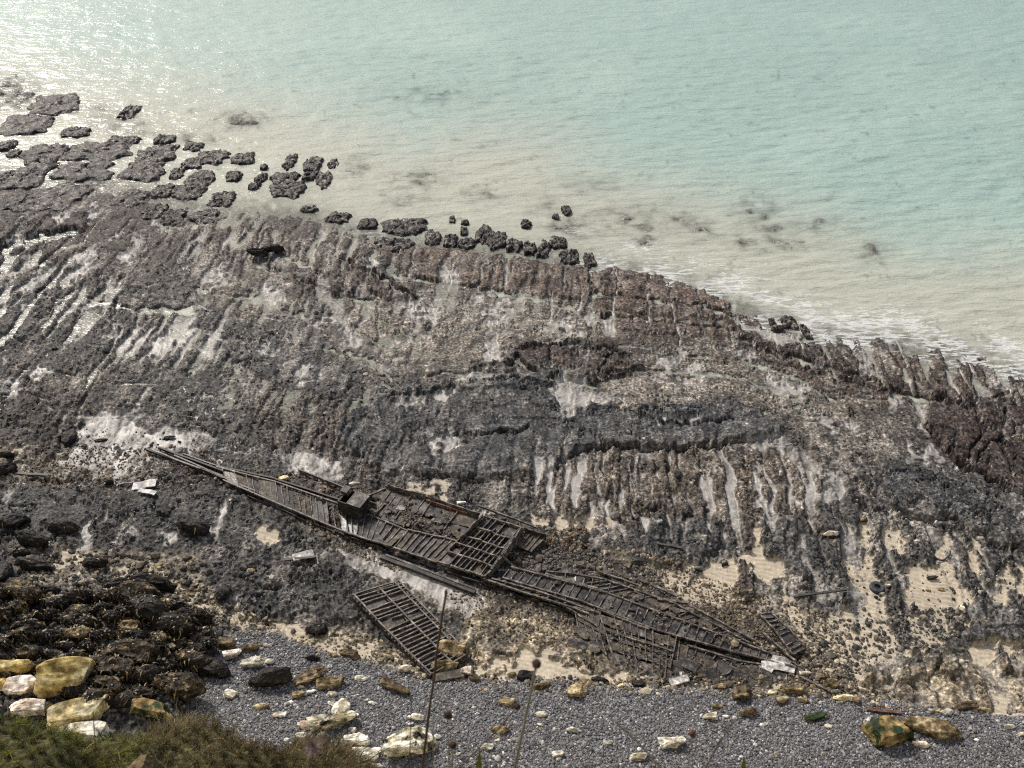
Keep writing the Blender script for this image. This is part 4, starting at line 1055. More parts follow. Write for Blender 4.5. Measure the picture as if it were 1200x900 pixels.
for n, (u, v, w, h, mt, lab) in enumerate(STONES):
    big = w > 22
    put_rock('boulder' if w > 24 else 'stone', u, v, w * 1.05, h * 1.1, mt, 700 + n, lab, 'boulder' if w > 24 else 'stone', 'stones lying about the beach', tall=.6, sink=.2, sub=4 if big else 3, facets=14 if big else 11, rough=.12, blocky=big or n % 2 == 0,
             rz={363: .5, 461: -.5}.get(u))
# ================================================================== THE WRECK
def rust_mat(name, stops, scale=1.4, rough=.6, metal=.0, bump=.5):
    m = NT(name)
    co = m.n('ShaderNodeNewGeometry').outputs['Position']
    n1 = m.noise(co, scale, 4, .55); n2 = m.noise(co, scale * 3.2, 3, .55)
    c = m.ramp(n1, [(.5 + (p_ - .5) * .7, q_) for p_, q_ in stops])
    c = m.mix(1.0, c, m.ramp(n2, [(.36, grey(.5)), (.5, grey(1)), (.64, grey(1.7))]), 'MULTIPLY')
    m.l(c, m.b.inputs['Base Color']); m.b.inputs['Roughness'].default_value = rough; m.b.inputs['Metallic'].default_value = metal
    m.bump(m.math('ADD', n1, m.math('MULTIPLY', n2, .5)), bump, .05)
    return m.m
M_PLATE = rust_mat('corroded_hull_plate', [(.3, L(38, 35, 33)), (.48, L(60, 56, 52)), (.62, L(84, 79, 73)), (.8, L(122, 115, 106))], 1.8, .36)
M_PLATE2 = rust_mat('silted_hull_plate', [(.3, L(50, 44, 37)), (.5, L(74, 66, 55)), (.7, L(106, 95, 78))], 2.4, .7)
M_RIB = rust_mat('rusted_frame_iron_lit', [(.3, L(50, 45, 41)), (.5, L(84, 77, 69)), (.66, L(120, 110, 99)), (.8, L(156, 145, 131))], 3.0, .5)  # rust tones made paler to paint the light that the ribs catch
M_REDRUST = rust_mat('red_rust', [(.3, L(58, 42, 34)), (.5, L(98, 66, 50)), (.7, L(112, 86, 70))], 2.2, .8)
M_BLACK = rust_mat('blackened_iron', [(.3, L(30, 27, 25)), (.5, L(44, 40, 37)), (.75, L(64, 56, 48))], 2.0, .6)
M_PALEIRON = rust_mat('flaking_pale_iron', [(.35, L(120, 116, 112)), (.55, L(176, 172, 166)), (.75, L(206, 202, 196))], 1.5, .5)

def hexa(p8):
    """mesh data from 8 corners: bottom 4 then top 4"""
    return p8, [(0, 3, 2, 1), (4, 5, 6, 7), (0, 1, 5, 4), (1, 2, 6, 5), (2, 3, 7, 6), (3, 0, 4, 7)]

def bar_between(name, a, b, wd, ht, mat, root, bend=0.0, seg=3, r=random):
    """rectangular bar of width wd and height ht from a to b, base on the line, slightly crooked"""
    a = Vector(a); b = Vector(b); d = (b - a); side = d.cross(Vector((0, 0, 1))).normalized() * (wd / 2)
    V, Fc = [], []
    for i in range(seg + 1):
        t = i / seg
        p = a + d * t + Vector((0, 0, r.uniform(-bend, bend))) + side * (r.uniform(-bend, bend) / wd if wd else 0)
        hh = ht * r.uniform(.75, 1.1)
        for q in (p - side, p + side, p + side + Vector((0, 0, hh)), p - side + Vector((0, 0, hh))):
            V.append(q - root.location)
    for i in range(seg):
        o = i * 4
        for k in range(4):
            Fc.append((o + k, o + (k + 1) % 4, o + 4 + (k + 1) % 4, o + 4 + k))
    Fc.append((3, 2, 1, 0)); o = seg * 4; Fc.append((o, o + 1, o + 2, o + 3))
    return mesh_obj(name, V, Fc, mat, root)

def samp(poly, t):
    P = [Vector(p) for p in poly]; ls = [(P[i + 1] - P[i]).length for i in range(len(P) - 1)]
    s = t * sum(ls)
    for i, l_ in enumerate(ls):
        if s <= l_ or i == len(ls) - 1:
            return P[i].lerp(P[i + 1], min(s / l_, 1.0))
        s -= l_

def wpt(u, v, dz):
    p = W(u, v, 0.1); return Vector((p.x, p.y, dz * .84 - .03))

def ribbed(root, up, lo, n, zu, zl, rows=1, hole=.12, stringers=(0.0, 1.0), ribh=.09, ribw=.05, over=.04, mats=None, seed=1, jit=.03, ribskip=.10, cut=.22, strw=.09, strh=.13, bend=.035):
    """hull skin between an upper and a lower edge: plates, cross frames, long stringers"""
    rr = random.Random(seed)
    U = [wpt(a, b, zu) for a, b in up]; Lo = [wpt(a, b, zl) for a, b in lo]
    def P(t, s):
        return samp(U, t).lerp(samp(Lo, t), s)
    mats = mats or [M_PLATE, M_PLATE, M_PLATE2]
    for j in range(rows):
        i = 0
        while i < n:
            st = rr.choice((1, 2, 2, 3)); e = min(n, i + st)
            if rr.random() > hole:
                s0 = j / rows + .004; s1 = (j + 1) / rows - .004
                dz = rr.uniform(-jit, jit); tl = rr.uniform(-jit, jit)
                q = [P(i / n + .002, s0), P(e / n - .002, s0), P(e / n - .002, s1 - rr.uniform(0, .06)), P(i / n + .002, s1 - rr.uniform(0, .06))]
                for k in range(4): q[k] = q[k] + Vector((0, 0, dz + (tl if k in (1, 2) else -tl) + rr.uniform(-.01, .01)))
                p8 = [x - root.location - Vector((0, 0, .035)) for x in q] + [x - root.location for x in q]
                p8 = [p8[0], p8[3], p8[2], p8[1], p8[4], p8[7], p8[6], p8[5]]
                mesh_obj('hull_plate', *hexa(p8), rr.choice(mats), root)
            i = e
    for i in range(n + 1):
        if rr.random() < ribskip: continue
        t = min(max(i / n, .001), .999)
        s0 = -over + (rr.uniform(0, .35) if rr.random() < cut else 0); s1 = 1 + over * .3 - (rr.uniform(.1, .5) if rr.random() < cut else 0)
        bar_between('rib', P(t, s0) + Vector((0, 0, .012)), P(min(.999, t + rr.uniform(-.15, .15) / n), s1) + Vector((0, 0, .012)), ribw, ribh, M_RIB, root, bend, 4, rr)
    for s in stringers:
        k = 0.0
        while k < 1:
            e = min(1.0, k + rr.uniform(.25, .5))
            if 1 - e < .1: e = 1.0
            nseg = max(2, int((e - k) * 10))
            bar_between('stringer', P(k + .002, s) + Vector((0, 0, .03)), P(e - .002, s) + Vector((0, 0, .03)), strw, strh * rr.uniform(.8, 1.2), M_RIB, root, .012, 2, rr)
            k = e
    return P

wreck = thing('shipwreck', 'long rusted ship hull bottom with bare ribs lying across the reef', 'shipwreck', W(560, 660, 0.0))
# far left tail: bundle of long irons
for (a, b, w_) in [((172, 528), (262, 560), .16), ((180, 530), (236, 552), .1), ((186, 526), (262, 554), .12), ((205, 536), (300, 578), .1), ((215, 534), (276, 556), .08), ((246, 546), (322, 563), .12), ((318, 562), (412, 592), .12), ((350, 552), (406, 575), .08), ((404, 574), (436, 584), .08), ((230, 548), (262, 562), .14)]:
    bar_between('stringer', wpt(*a, .16), wpt(*b, .2), w_, .2, M_BLACK if w_ > .11 else M_RIB, wreck, .02, 4)
P2 = ribbed(wreck, [(254, 550), (320, 566), (404, 596)], [(262, 566), (360, 609), (408, 629)], 22, .28, .40, 1, .28, (0., 1.0), seed=2, ribw=.045, jit=.07, cut=.5, bend=.06)
P3a0 = ribbed(wreck, [(404, 596), (432, 606), (478, 625)], [(408, 629), (432, 637), (458, 645)], 9, .34, .46, 1, .2, (0., 1.0), seed=3, ribw=.05, jit=.06, cut=.4, bend=.05)
P3a = ribbed(wreck, [(478, 625), (510, 631), (537, 638)], [(462, 647), (488, 656), (512, 664)], 8, .36, .5, 1, .05, (0., 1.0), seed=4, ribw=.06)
P3u = ribbed(wreck, [(452, 574), (500, 586), (563, 608)], [(432, 604), (478, 622), (537, 636)], 14, .42, .32, 2, .25, (0., ), seed=5, mats=[M_PLATE2, M_PLATE, M_PLATE2], cut=.5, ribskip=.3)
P3b = ribbed(wreck, [(566, 611), (590, 618), (614, 627)], [(514, 664), (540, 672), (568, 682)], 9, .55, .5, 3, .3, (.0, .25, .45, .62, .8, 1.0), seed=6, ribh=.2, strh=.22)
P3c = ribbed(wreck, [(612, 622), (626, 626), (640, 632)], [(600, 640), (612, 645), (622, 650)], 5, .4, .32, 1, .1, (0.,), seed=61, mats=[M_PLATE2])
P4 = ribbed(wreck, [(598, 668), (677, 685), (735, 707), (810, 735), (885, 762), (932, 782)], [(588, 681), (660, 700), (703, 718), (760, 740), (822, 757), (884, 775), (930, 786)], 34, .34, .40, 1, .04, (0., 1.0), seed=7, mats=[M_PLATE, M_PLATE, M_PLATE], ribw=.06)
P4l = ribbed(wreck, [(586, 682), (630, 690), (660, 701), (703, 719)], [(566, 683), (610, 698), (663, 714), (690, 724)], 12, .36, .46, 1, .1, (.5, 1.0), seed=8)
P7 = ribbed(wreck, [(712, 683), (775, 703), (825, 728), (878, 757)], [(684, 687), (740, 708), (812, 734), (870, 757)], 19, .30, .30, 1, .12, (0.,), seed=9, mats=[M_PLATE, M_PLATE2], cut=.3)
P5 = ribbed(wreck, [(702, 722), (745, 736), (792, 752)], [(722, 781), (750, 790), (784, 798)], 10, .40, .30, 4, .04, (.35,), seed=10, ribh=.10, ribw=.06, mats=[M_PLATE2, M_PLATE], jit=.015)
P5b = ribbed(wreck, [(672, 716), (686, 719), (702, 722)], [(680, 744), (696, 756), (720, 780)], 4, .40, .32, 2, .2, (0.,), seed=11, mats=[M_PLATE2, M_PLATE])
P5c = ribbed(wreck, [(662, 703), (690, 712), (704, 720)], [(664, 716), (684, 728), (700, 738)], 5, .38, .34, 1, .1, (1.,), seed=31)
P5d = ribbed(wreck, [(640, 672), (690, 676), (716, 684)], [(640, 680), (684, 688), (712, 696)], 7, .26, .3, 1, .15, (0.,), seed=32, cut=.4)
P5e = ribbed(wreck, [(786, 752), (812, 760), (836, 766)], [(784, 796), (800, 800), (818, 802)], 5, .22, .2, 2, .35, (), seed=33, cut=.5, mats=[M_PLATE2], jit=.05)
P6 = ribbed(wreck, [(806, 760), (860, 776), (928, 788)], [(800, 778), (850, 788), (906, 798)], 11, .30, .30, 1, .2, (0.,), seed=12, jit=.08, cut=.4, mats=[M_PLATE, M_PLATE2], bend=.05)
P6b = ribbed(wreck, [(796, 782), (846, 792), (900, 800)], [(800, 800), (850, 806), (890, 808)], 7, .28, .22, 1, .3, (.0,), seed=13, jit=.14, cut=.4, mats=[M_PLATE2, M_PLATE], bend=.06)
P8 = ribbed(wreck, [(889, 722), (908, 742), (928, 770)], [(902, 722), (922, 740), (943, 763)], 9, .28, .42, 1, .08, (0., 1.), seed=14, mats=[M_BLACK, M_PLATE, M_BLACK])
# pale flaking plates near the hull end
rr = random.Random(5)
for (u, v, w_, d_) in [(905, 784, 1.2, .5), (914, 779, 1.0, .5), (921, 786, .9, .6), (897, 788, .8, .35)]:
    c = wpt(u, v, .5); a = rr.uniform(-.6, .2)
    ex = Vector((math.cos(a), math.sin(a), rr.uniform(-.15, .15))) * (w_ / 2); ey = Vector((-math.sin(a), math.cos(a), rr.uniform(-.2, .2))) * (d_ / 2)
    q = [c - ex - ey, c + ex * rr.uniform(.7, 1) - ey, c + ex + ey * rr.uniform(.5, 1), c + ex * .2 + ey * 1.3, c - ex + ey * rr.uniform(.4, 1)]
    V = [x - wreck.location for x in q] + [x - wreck.location + Vector((0, 0, .03)) for x in q]
    mesh_obj('flaking_plate', V, [(4, 3, 2, 1, 0), (5, 6, 7, 8, 9)] + [(i, (i + 1) % 5, 5 + (i + 1) % 5, 5 + i) for i in range(5)], M_PALEIRON, wreck)
# standing cross walls of the middle section
def wall(a, b, z0, z1, th, mat, name='bulkhead'):
    A_, B_ = wpt(*a, z0), wpt(*b, z0); sd_ = (B_ - A_).cross(Vector((0, 0, 1))).normalized() * th / 2
    n = 6; V = []; Fc = []
    for i in range(n + 1):
        p = A_.lerp(B_, i / n); zt = z1 * (1 - .25 * random.random()) if 0 < i < n else z1
        for q in (p - sd_, p + sd_, p + sd_ + Vector((0, 0, zt)), p - sd_ + Vector((0, 0, zt))): V.append(q - wreck.location)
    for i in range(n):
        o = i * 4
        for k in range(4): Fc.append((o + k, o + (k + 1) % 4, o + 4 + (k + 1) % 4, o + 4 + k))
    Fc += [(3, 2, 1, 0), (n * 4, n * 4 + 1, n * 4 + 2, n * 4 + 3)]
    return mesh_obj(name, V, Fc, mat, wreck)
wall((566, 614), (540, 641), .35, .75, .08, M_RIB); wall((611, 629), (584, 668), .35, .7, .10, M_RIB); wall((584, 668), (568, 683), .3, .5, .1, M_RIB)
wall((455, 576), (500, 588), .3, .55, .06, M_RIB, 'hull_side'); wall((502, 589), (566, 611), .3, .6, .06, M_RIB, 'hull_side'); wall((615, 626), (640, 634), .25, .5, .06, M_BLACK, 'hull_side')
wall((500, 591), (548, 606), .38, .25, .12, M_REDRUST, 'rusted_flange')
bar_between('post', wpt(563, 615, .7), wpt(568, 611, 1.15), .3, .1, M_PALEIRON, wreck, .0, 1)
bar_between('post', wpt(604, 668, .3), wpt(586, 660, 1.0), .12, .12, M_RIB, wreck, .0, 2)
bar_between('stringer', wpt(602, 640, 1.05), wpt(576, 676, .85), .14, .12, M_PLATE, wreck, .01, 3)
# black strips standing in for the shadow line under the landward edge
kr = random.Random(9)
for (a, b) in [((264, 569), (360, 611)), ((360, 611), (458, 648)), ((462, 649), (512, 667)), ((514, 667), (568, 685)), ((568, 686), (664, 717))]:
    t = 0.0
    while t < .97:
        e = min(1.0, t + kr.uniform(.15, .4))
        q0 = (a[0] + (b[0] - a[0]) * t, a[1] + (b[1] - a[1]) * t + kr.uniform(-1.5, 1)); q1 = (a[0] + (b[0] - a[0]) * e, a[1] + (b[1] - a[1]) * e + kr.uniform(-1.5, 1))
        if kr.random() > .12: bar_between('shadow_strip', wpt(*q0, .0), wpt(*q1, .0), .06, kr.uniform(.14, .32), M_BLACK, wreck, .03, 3, kr)
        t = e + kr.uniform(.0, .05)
# loose irons that belong to the hull
for (a, b, w_) in [((762, 688), (793, 702), .14), ((770, 705), (806, 710), .16), ((700, 672), (748, 690), .1), ((800, 708), (884, 755), .1), ((640, 676), (700, 694), .12), ((560, 596), (630, 622), .08), ((893, 744), (930, 778), .12), ((700, 717), (760, 742), .12), ((430, 585), (452, 576), .1), ((455, 590), (440, 606), .08)]:
    bar_between('loose_iron', wpt(*a, .34), wpt(*b, .4), w_, .14, M_RIB, wreck, .03, 5)

# torn plates lying loose over the collapsed right half
rr = random.Random(11)
def torn(u, v, w_, d_, ang, tilt, z, mat):
    c = wpt(u, v, z); ca_, sa_ = math.cos(ang), math.sin(ang)
    ex = Vector((ca_, sa_, rr.uniform(-.12, .12))); ey = Vector((-sa_, ca_, tilt))
    n = 7; q = []
    for i in range(n):
        a = i / n * 2 * math.pi + rr.uniform(-.2, .2); k = rr.uniform(.75, 1.15) / max(abs(math.cos(a)), abs(math.sin(a)))
        q.append(c + ex * (math.cos(a) * k * w_ / 2) + ey * (math.sin(a) * k * d_ / 2) + Vector((0, 0, rr.uniform(-.04, .04))))
    V = [x - wreck.location for x in q] + [x - wreck.location + Vector((0, 0, .03)) for x in q]
    mesh_obj('torn_plate', V, [tuple(range(n))[::-1], tuple(range(n, 2 * n))] + [(i, (i + 1) % n, n + (i + 1) % n, n + i) for i in range(n)], mat, wreck)
for k in range(16):      # zigzag of lifted plates at the hull end
    t = k / 15; torn(800 + 110 * t + rr.uniform(-4, 4), 781 + 20 * t * .8 + rr.uniform(-7, 9), rr.uniform(.6, 1.3), rr.uniform(.4, .7), rr.uniform(-.9, .1), rr.uniform(-.1, .55), rr.uniform(.36, .55), rr.choice([M_PLATE, M_PLATE2, M_RIB, M_BLACK]))
for k in range(14):
    torn(rr.uniform(600, 760), 650 + rr.uniform(0, 40), rr.uniform(.4, 1.1), rr.uniform(.3, .6), rr.uniform(-.9, .2), rr.uniform(-.2, .3), rr.uniform(.22, .34), rr.choice([M_PLATE, M_PLATE2, M_BLACK]))
for k in range(10):
    torn(rr.uniform(668, 720), rr.uniform(735, 776), rr.uniform(.5, 1.0), rr.uniform(.3, .6), rr.uniform(-.9, .1), rr.uniform(-.1, .3), .34, rr.choice([M_PLATE, M_PLATE2]))
for k in range(12):
    t = rr.random(); torn(420 + 130 * t, 592 + 36 * t + rr.uniform(-8, 8), rr.uniform(.4, .9), rr.uniform(.3, .5), rr.uniform(-.7, .2), rr.uniform(-.2, .3), .5, rr.choice([M_PLATE, M_PLATE2]))
for k in range(10):
    t = rr.random(); torn(720 + 160 * t, 690 + 62 * t + rr.uniform(-5, 5), rr.uniform(.5, 1.0), rr.uniform(.3, .5), rr.uniform(-.7, .2), rr.uniform(-.2, .3), .38, rr.choice([M_PLATE, M_PLATE2, M_RIB]))

# rusty box standing in the hull
box = thing('iron_box', 'black rusty iron box with a lifted lid standing in the wreck', 'box', wpt(416, 600, .3))
def boxpart(name, x0, x1, y0, y1, z0, z1, mat, skew=0):
    v = [(x0, y0, z0), (x1, y0, z0), (x1, y1, z0), (x0, y1, z0), (x0 + skew, y0, z1), (x1 + skew, y0, z1), (x1 + skew, y1, z1), (x0 + skew, y1, z1)]
    return mesh_obj(name, *hexa([Vector(p) for p in v]), mat, box)
box.rotation_euler = (0, .04, -.42)
boxpart('wall', -.8, .8, -.62, -.55, 0, 1.05, M_BLACK); boxpart('wall', -.8, .8, .55, .62, 0, 1.05, M_BLACK)
boxpart('wall', -.8, -.73, -.549, .549, 0, 1.0, M_BLACK); boxpart('wall', .73, .8, -.549, .549, 0, 1.0, M_BLACK)
boxpart('top_plate', -.2, .78, -.6, .58, 1.053, 1.10, M_PLATE); boxpart('lid', -.86, -.4, .0, .6, 1.06, 1.3, M_PLATE, -.12); boxpart('flange', .5, 1.4, .3, .36, .4, .95, M_PLATE)

# ribbed panel lying apart, below the hull
panel = thing('wreck_panel', 'separate ribbed rectangular hull panel lying between wreck and shingle', 'wreckage', W(480, 740, 0.0))
PP = ribbed(panel, [(415, 703), (460, 752), (506, 797)], [(468, 686), (505, 725), (549, 771)], 24, .62, .5, 2, .03, (.0, .55, .9, 1.0), seed=20, mats=[M_PLATE2, M_PLATE, M_PLATE2], ribh=.12, ribw=.07, jit=.012, ribskip=.02, cut=.05, strh=.14)
bar_between('edge_shadow_strip', wpt(414, 705, .2), wpt(505, 799, .3), .05, .36, M_BLACK, panel, .01, 4)  # black strip in place of the shadow below the raised edge

# long beam in the pool
beam = thing('beam', 'long dark beam lying in the pool beside the hull', 'beam', W(500, 674, 0))
bar_between('beam_body', wpt(447, 652, .0), wpt(557, 694, .02), .3, .22, M_BLACK, beam, .02, 6)
bar_between('beam_flange', wpt(452, 651, .225), wpt(556, 691, .25), .12, .06, M_PLATE, beam, .01, 6)
plank = thing('plank', 'weathered flat plank on shingle at the foot of the ribbed panel', 'plank', W(525, 797, .3))
bar_between('board', PT(508, 797, .15), PT(543, 790, .2), .5, .06, M_PLATE2, plank, .01, 2)
frag = thing('plate_fragment', 'bent pale plate fragment lying on the mussel bed left of panel', 'wreckage', W(350, 658, 0))
for (a, b, w_, h_, mt, nm) in [((331, 661), (372, 658), .16, .1, M_BLACK, 'bar'), ((344, 659), (368, 652), .55, .08, M_PALEIRON, 'plate'), ((372, 655), (374, 668), .06, .25, M_RIB, 'upright')]:
    bar_between(nm, PT(*a, .16), PT(*b, .26), w_, h_, mt, frag, .02, 3)
deb = thing('plate_fragment', 'pale crumpled plate scrap lying left of the hull tail', 'wreckage', W(170, 576, 0))
for (a, b, w_, h_, mt) in [((156, 572), (184, 570), .7, .08, M_PALEIRON), ((164, 578), (184, 583), .35, .06, M_PALEIRON), ((140, 569), (158, 567), .12, .08, M_RIB)]:
    bar_between('scrap', PT(*a, .1), PT(*b, .16), w_, h_, mt, deb, .04, 3)
scraps = [((1015, 833), (1056, 838), .16, M_REDRUST, 'long rusty red bar lying on shingle above the boulder pair'), ((936, 794), (972, 812), .1, M_RIB, 'thin dark pipe at the hull end pointing to the shingle'),
          ((930, 700), (990, 699), .14, M_BLACK, 'dark timber lying across the sand right of the wreck'), ((10, 555), (58, 560), .16, M_BLACK, 'dark beam in the rubble band at the left edge'), ((785, 802), (806, 797), .4, M_PALEIRON, 'pale plate scrap in front of the hull panels'),
          ((800, 800), (797, 790), .12, M_PALEIRON, 'bent upright scrap beside the pale plate scrap'), ((770, 640), (800, 648), .14, M_BLACK, 'short dark bar on rubble seaward of the wreck')]
for (a, b, w_, mt, lab) in scraps:
    o = thing('iron_bar', lab, 'bar', PT(*a)); bar_between('bar_body', PT(*a, .1), PT(*b, .14), w_, .1, mt, o, .02, 4)

# tyre and bent hose
def torus_mesh(R1, r1, n=36, k=12, flat=1.0):
    V = []; Fc = []
    for i in range(n):
        a = i / n * 2 * math.pi
        for j in range(k):
            b = j / k * 2 * math.pi
            cr = math.copysign(abs(math.cos(b)) ** .7, math.cos(b)); sr = math.copysign(abs(math.sin(b)) ** .7, math.sin(b))
            rad = R1 + r1 * cr
            V.append((rad * math.cos(a), rad * math.sin(a), r1 * flat * sr))
            Fc.append((i * k + j, ((i + 1) % n) * k + j, ((i + 1) % n) * k + (j + 1) % k, i * k + (j + 1) % k))
    return V, Fc
m = NT('old_rubber'); m.b.inputs['Roughness'].default_value = .7
m.l(m.ramp(m.noise(m.coord('Object'), 6, 4), [(.3, L(40, 41, 44)), (.6, L(66, 68, 72)), (.8, L(110, 106, 98))]), m.b.inputs['Base Color']); M_RUB = m.m
ty = thing('tyre', 'old black tyre lying flat on the sand at right', 'tyre', PT(1028, 688, .1))
mesh_obj('tread', *torus_mesh(.32, .12, flat=1.0), M_RUB, ty, True)
mesh_obj('bead', *torus_mesh(.205, .025), M_RUB, ty, True).location = (0, 0, .10)
cd = bpy.data.curves.new('hose', 'CURVE'); cd.dimensions = '3D'; cd.bevel_depth = .055; cd.bevel_resolution = 3
spn = cd.splines.new('BEZIER'); hp = [(1078, 633), (1082, 644), (1090, 652), (1102, 656), (1112, 651), (1114, 645)]
spn.bezier_points.add(len(hp) - 1)
for bp_, (u, v) in zip(spn.bezier_points, hp):
    p = PT(u, v, .1); bp_.co = p; bp_.handle_left_type = bp_.handle_right_type = 'AUTO'
tmp = bpy.data.objects.new('tmp', cd); COL.objects.link(tmp)
dg = bpy.context.evaluated_depsgraph_get(); hm = bpy.data.meshes.new_from_object(tmp.evaluated_get(dg)); bpy.data.objects.remove(tmp)
hm.materials.clear(); hm.materials.append(M_RUB)
tag(link(bpy.data.objects.new('hose', hm)), 'bent dark hose half buried in the sand runnels at right', 'hose')
# ================================================================== LOOSE STONE, SHINGLE, SEAWEED
def ground_np(u, v):
    fu = np.interp(u, ua, np.arange(len(ua))); fv = np.interp(v, va, np.arange(len(va)))
    i = np.clip(fu.astype(int), 0, len(ua) - 2); j = np.clip(fv.astype(int), 0, len(va) - 2)
    a = fu - i; b = fv - j
    G = GROUND_Z
    return (G[j, i] * (1 - a) + G[j, i + 1] * a) * (1 - b) + (G[j + 1, i] * (1 - a) + G[j + 1, i + 1] * a) * b

def stone_field(name, label, u, v, size, col, mat, sink=.2, squash=(.5, .9), lift=None, sub=2):
    z0 = beach_z(v); x, y = plan(u, v, z0)
    z = ground_np(u, v) + size * (1 - 2 * sink) * .6 if lift is None else lift
    me = bpy.data.meshes.new(name)
    P = np.stack([x, y, z], -1)
    me.vertices.add(len(P)); me.vertices.foreach_set('co', P.astype(np.float32).ravel())
    set_attr(me, 'psize', size); set_attr(me, 'pcol', col, 'FLOAT_COLOR')
    me.materials.append(mat)
    o = link(bpy.data.objects.new(name, me)); tag(o, label, None, None, 'stuff')
    ng = bpy.data.node_groups.new(name, 'GeometryNodeTree')
    ng.interface.new_socket('Geometry', in_out='INPUT', socket_type='NodeSocketGeometry')
    ng.interface.new_socket('Geometry', in_out='OUTPUT', socket_type='NodeSocketGeometry')
    N = ng.nodes; gi = N.new('NodeGroupInput'); go = N.new('NodeGroupOutput')
    ic = N.new('GeometryNodeMeshIcoSphere'); ic.inputs['Radius'].default_value = 1.0; ic.inputs['Subdivisions'].default_value = sub
    sp = N.new('GeometryNodeSetPosition'); nz = N.new('ShaderNodeTexNoise'); nz.inputs['Scale'].default_value = 1.1
    sb = N.new('ShaderNodeVectorMath'); sb.operation = 'SUBTRACT'; sb.inputs[1].default_value = (.5, .5, .5)
    scl = N.new('ShaderNodeVectorMath'); scl.operation = 'SCALE'; scl.inputs['Scale'].default_value = .9
    ng.links.new(nz.outputs['Color'], sb.inputs[0]); ng.links.new(sb.outputs[0], scl.inputs[0]); ng.links.new(scl.outputs[0], sp.inputs['Offset'])
    ng.links.new(ic.outputs['Mesh'], sp.inputs['Geometry'])
    sm = N.new('GeometryNodeSetMaterial'); sm.inputs['Material'].default_value = mat
    ng.links.new(sp.outputs[0], sm.inputs['Geometry'])
    mp = N.new('GeometryNodeMeshToPoints')
    ng.links.new(gi.outputs[0], mp.inputs['Mesh'])
    ip = N.new('GeometryNodeInstanceOnPoints')
    ng.links.new(mp.outputs[0], ip.inputs['Points']); ng.links.new(sm.outputs[0], ip.inputs['Instance'])
    rv = N.new('FunctionNodeRandomValue'); rv.data_type = 'FLOAT_VECTOR'
    rv.inputs[0].default_value = (-.35, -.35, 0); rv.inputs[1].default_value = (.35, .35, 6.28)
    ng.links.new(rv.outputs[0], ip.inputs['Rotation'])
    rs = N.new('FunctionNodeRandomValue'); rs.data_type = 'FLOAT_VECTOR'
    rs.inputs[0].default_value = (.8, .65, squash[0]); rs.inputs[1].default_value = (1.3, 1.05, squash[1]); rs.inputs['Seed'].default_value = 5
    na = N.new('GeometryNodeInputNamedAttribute'); na.data_type = 'FLOAT'; na.inputs['Name'].default_value = 'psize'
    ml = N.new('ShaderNodeVectorMath'); ml.operation = 'SCALE'
    ng.links.new(rs.outputs[0], ml.inputs[0]); ng.links.new(na.outputs[0], ml.inputs['Scale']); ng.links.new(ml.outputs[0], ip.inputs['Scale'])
    ng.links.new(ip.outputs[0], go.inputs[0])
    md = o.modifiers.new('stones', 'NODES'); md.node_group = ng
    return o

m = NT('loose_stone')
ia = m.attr('pcol', 'INSTANCER')
n1 = m.noise(m.n('ShaderNodeNewGeometry').outputs['Position'], 8, 2, .5)
m.l(m.mix(1.0, ia.outputs['Color'], m.ramp(n1, [(.3, grey(.65)), (.5, grey(1)), (.7, grey(1.35))]), 'MULTIPLY'), m.b.inputs['Base Color'])
m.b.inputs['Roughness'].default_value = .65
M_LOOSE = m.m

def in_poly(poly, n, r, pad=0.0):
    P = np.array(poly, float); u = r.uniform(P[:, 0].min(), P[:, 0].max(), n * 4); v = r.uniform(P[:, 1].min(), P[:, 1].max(), n * 4)
    k = psdf(poly, u, v) < pad
    return u[k][:n], v[k][:n]

def palette(n, r, cols, var=.18):
    C = np.array([lin(*c[:3]) for c in cols]); w = np.array([c[3] for c in cols], float)
    i = r.choice(len(cols), n, p=w / w.sum())
    return np.clip(C[i] * (1 + r.normal(0, var, (n, 1))), .01, .9)

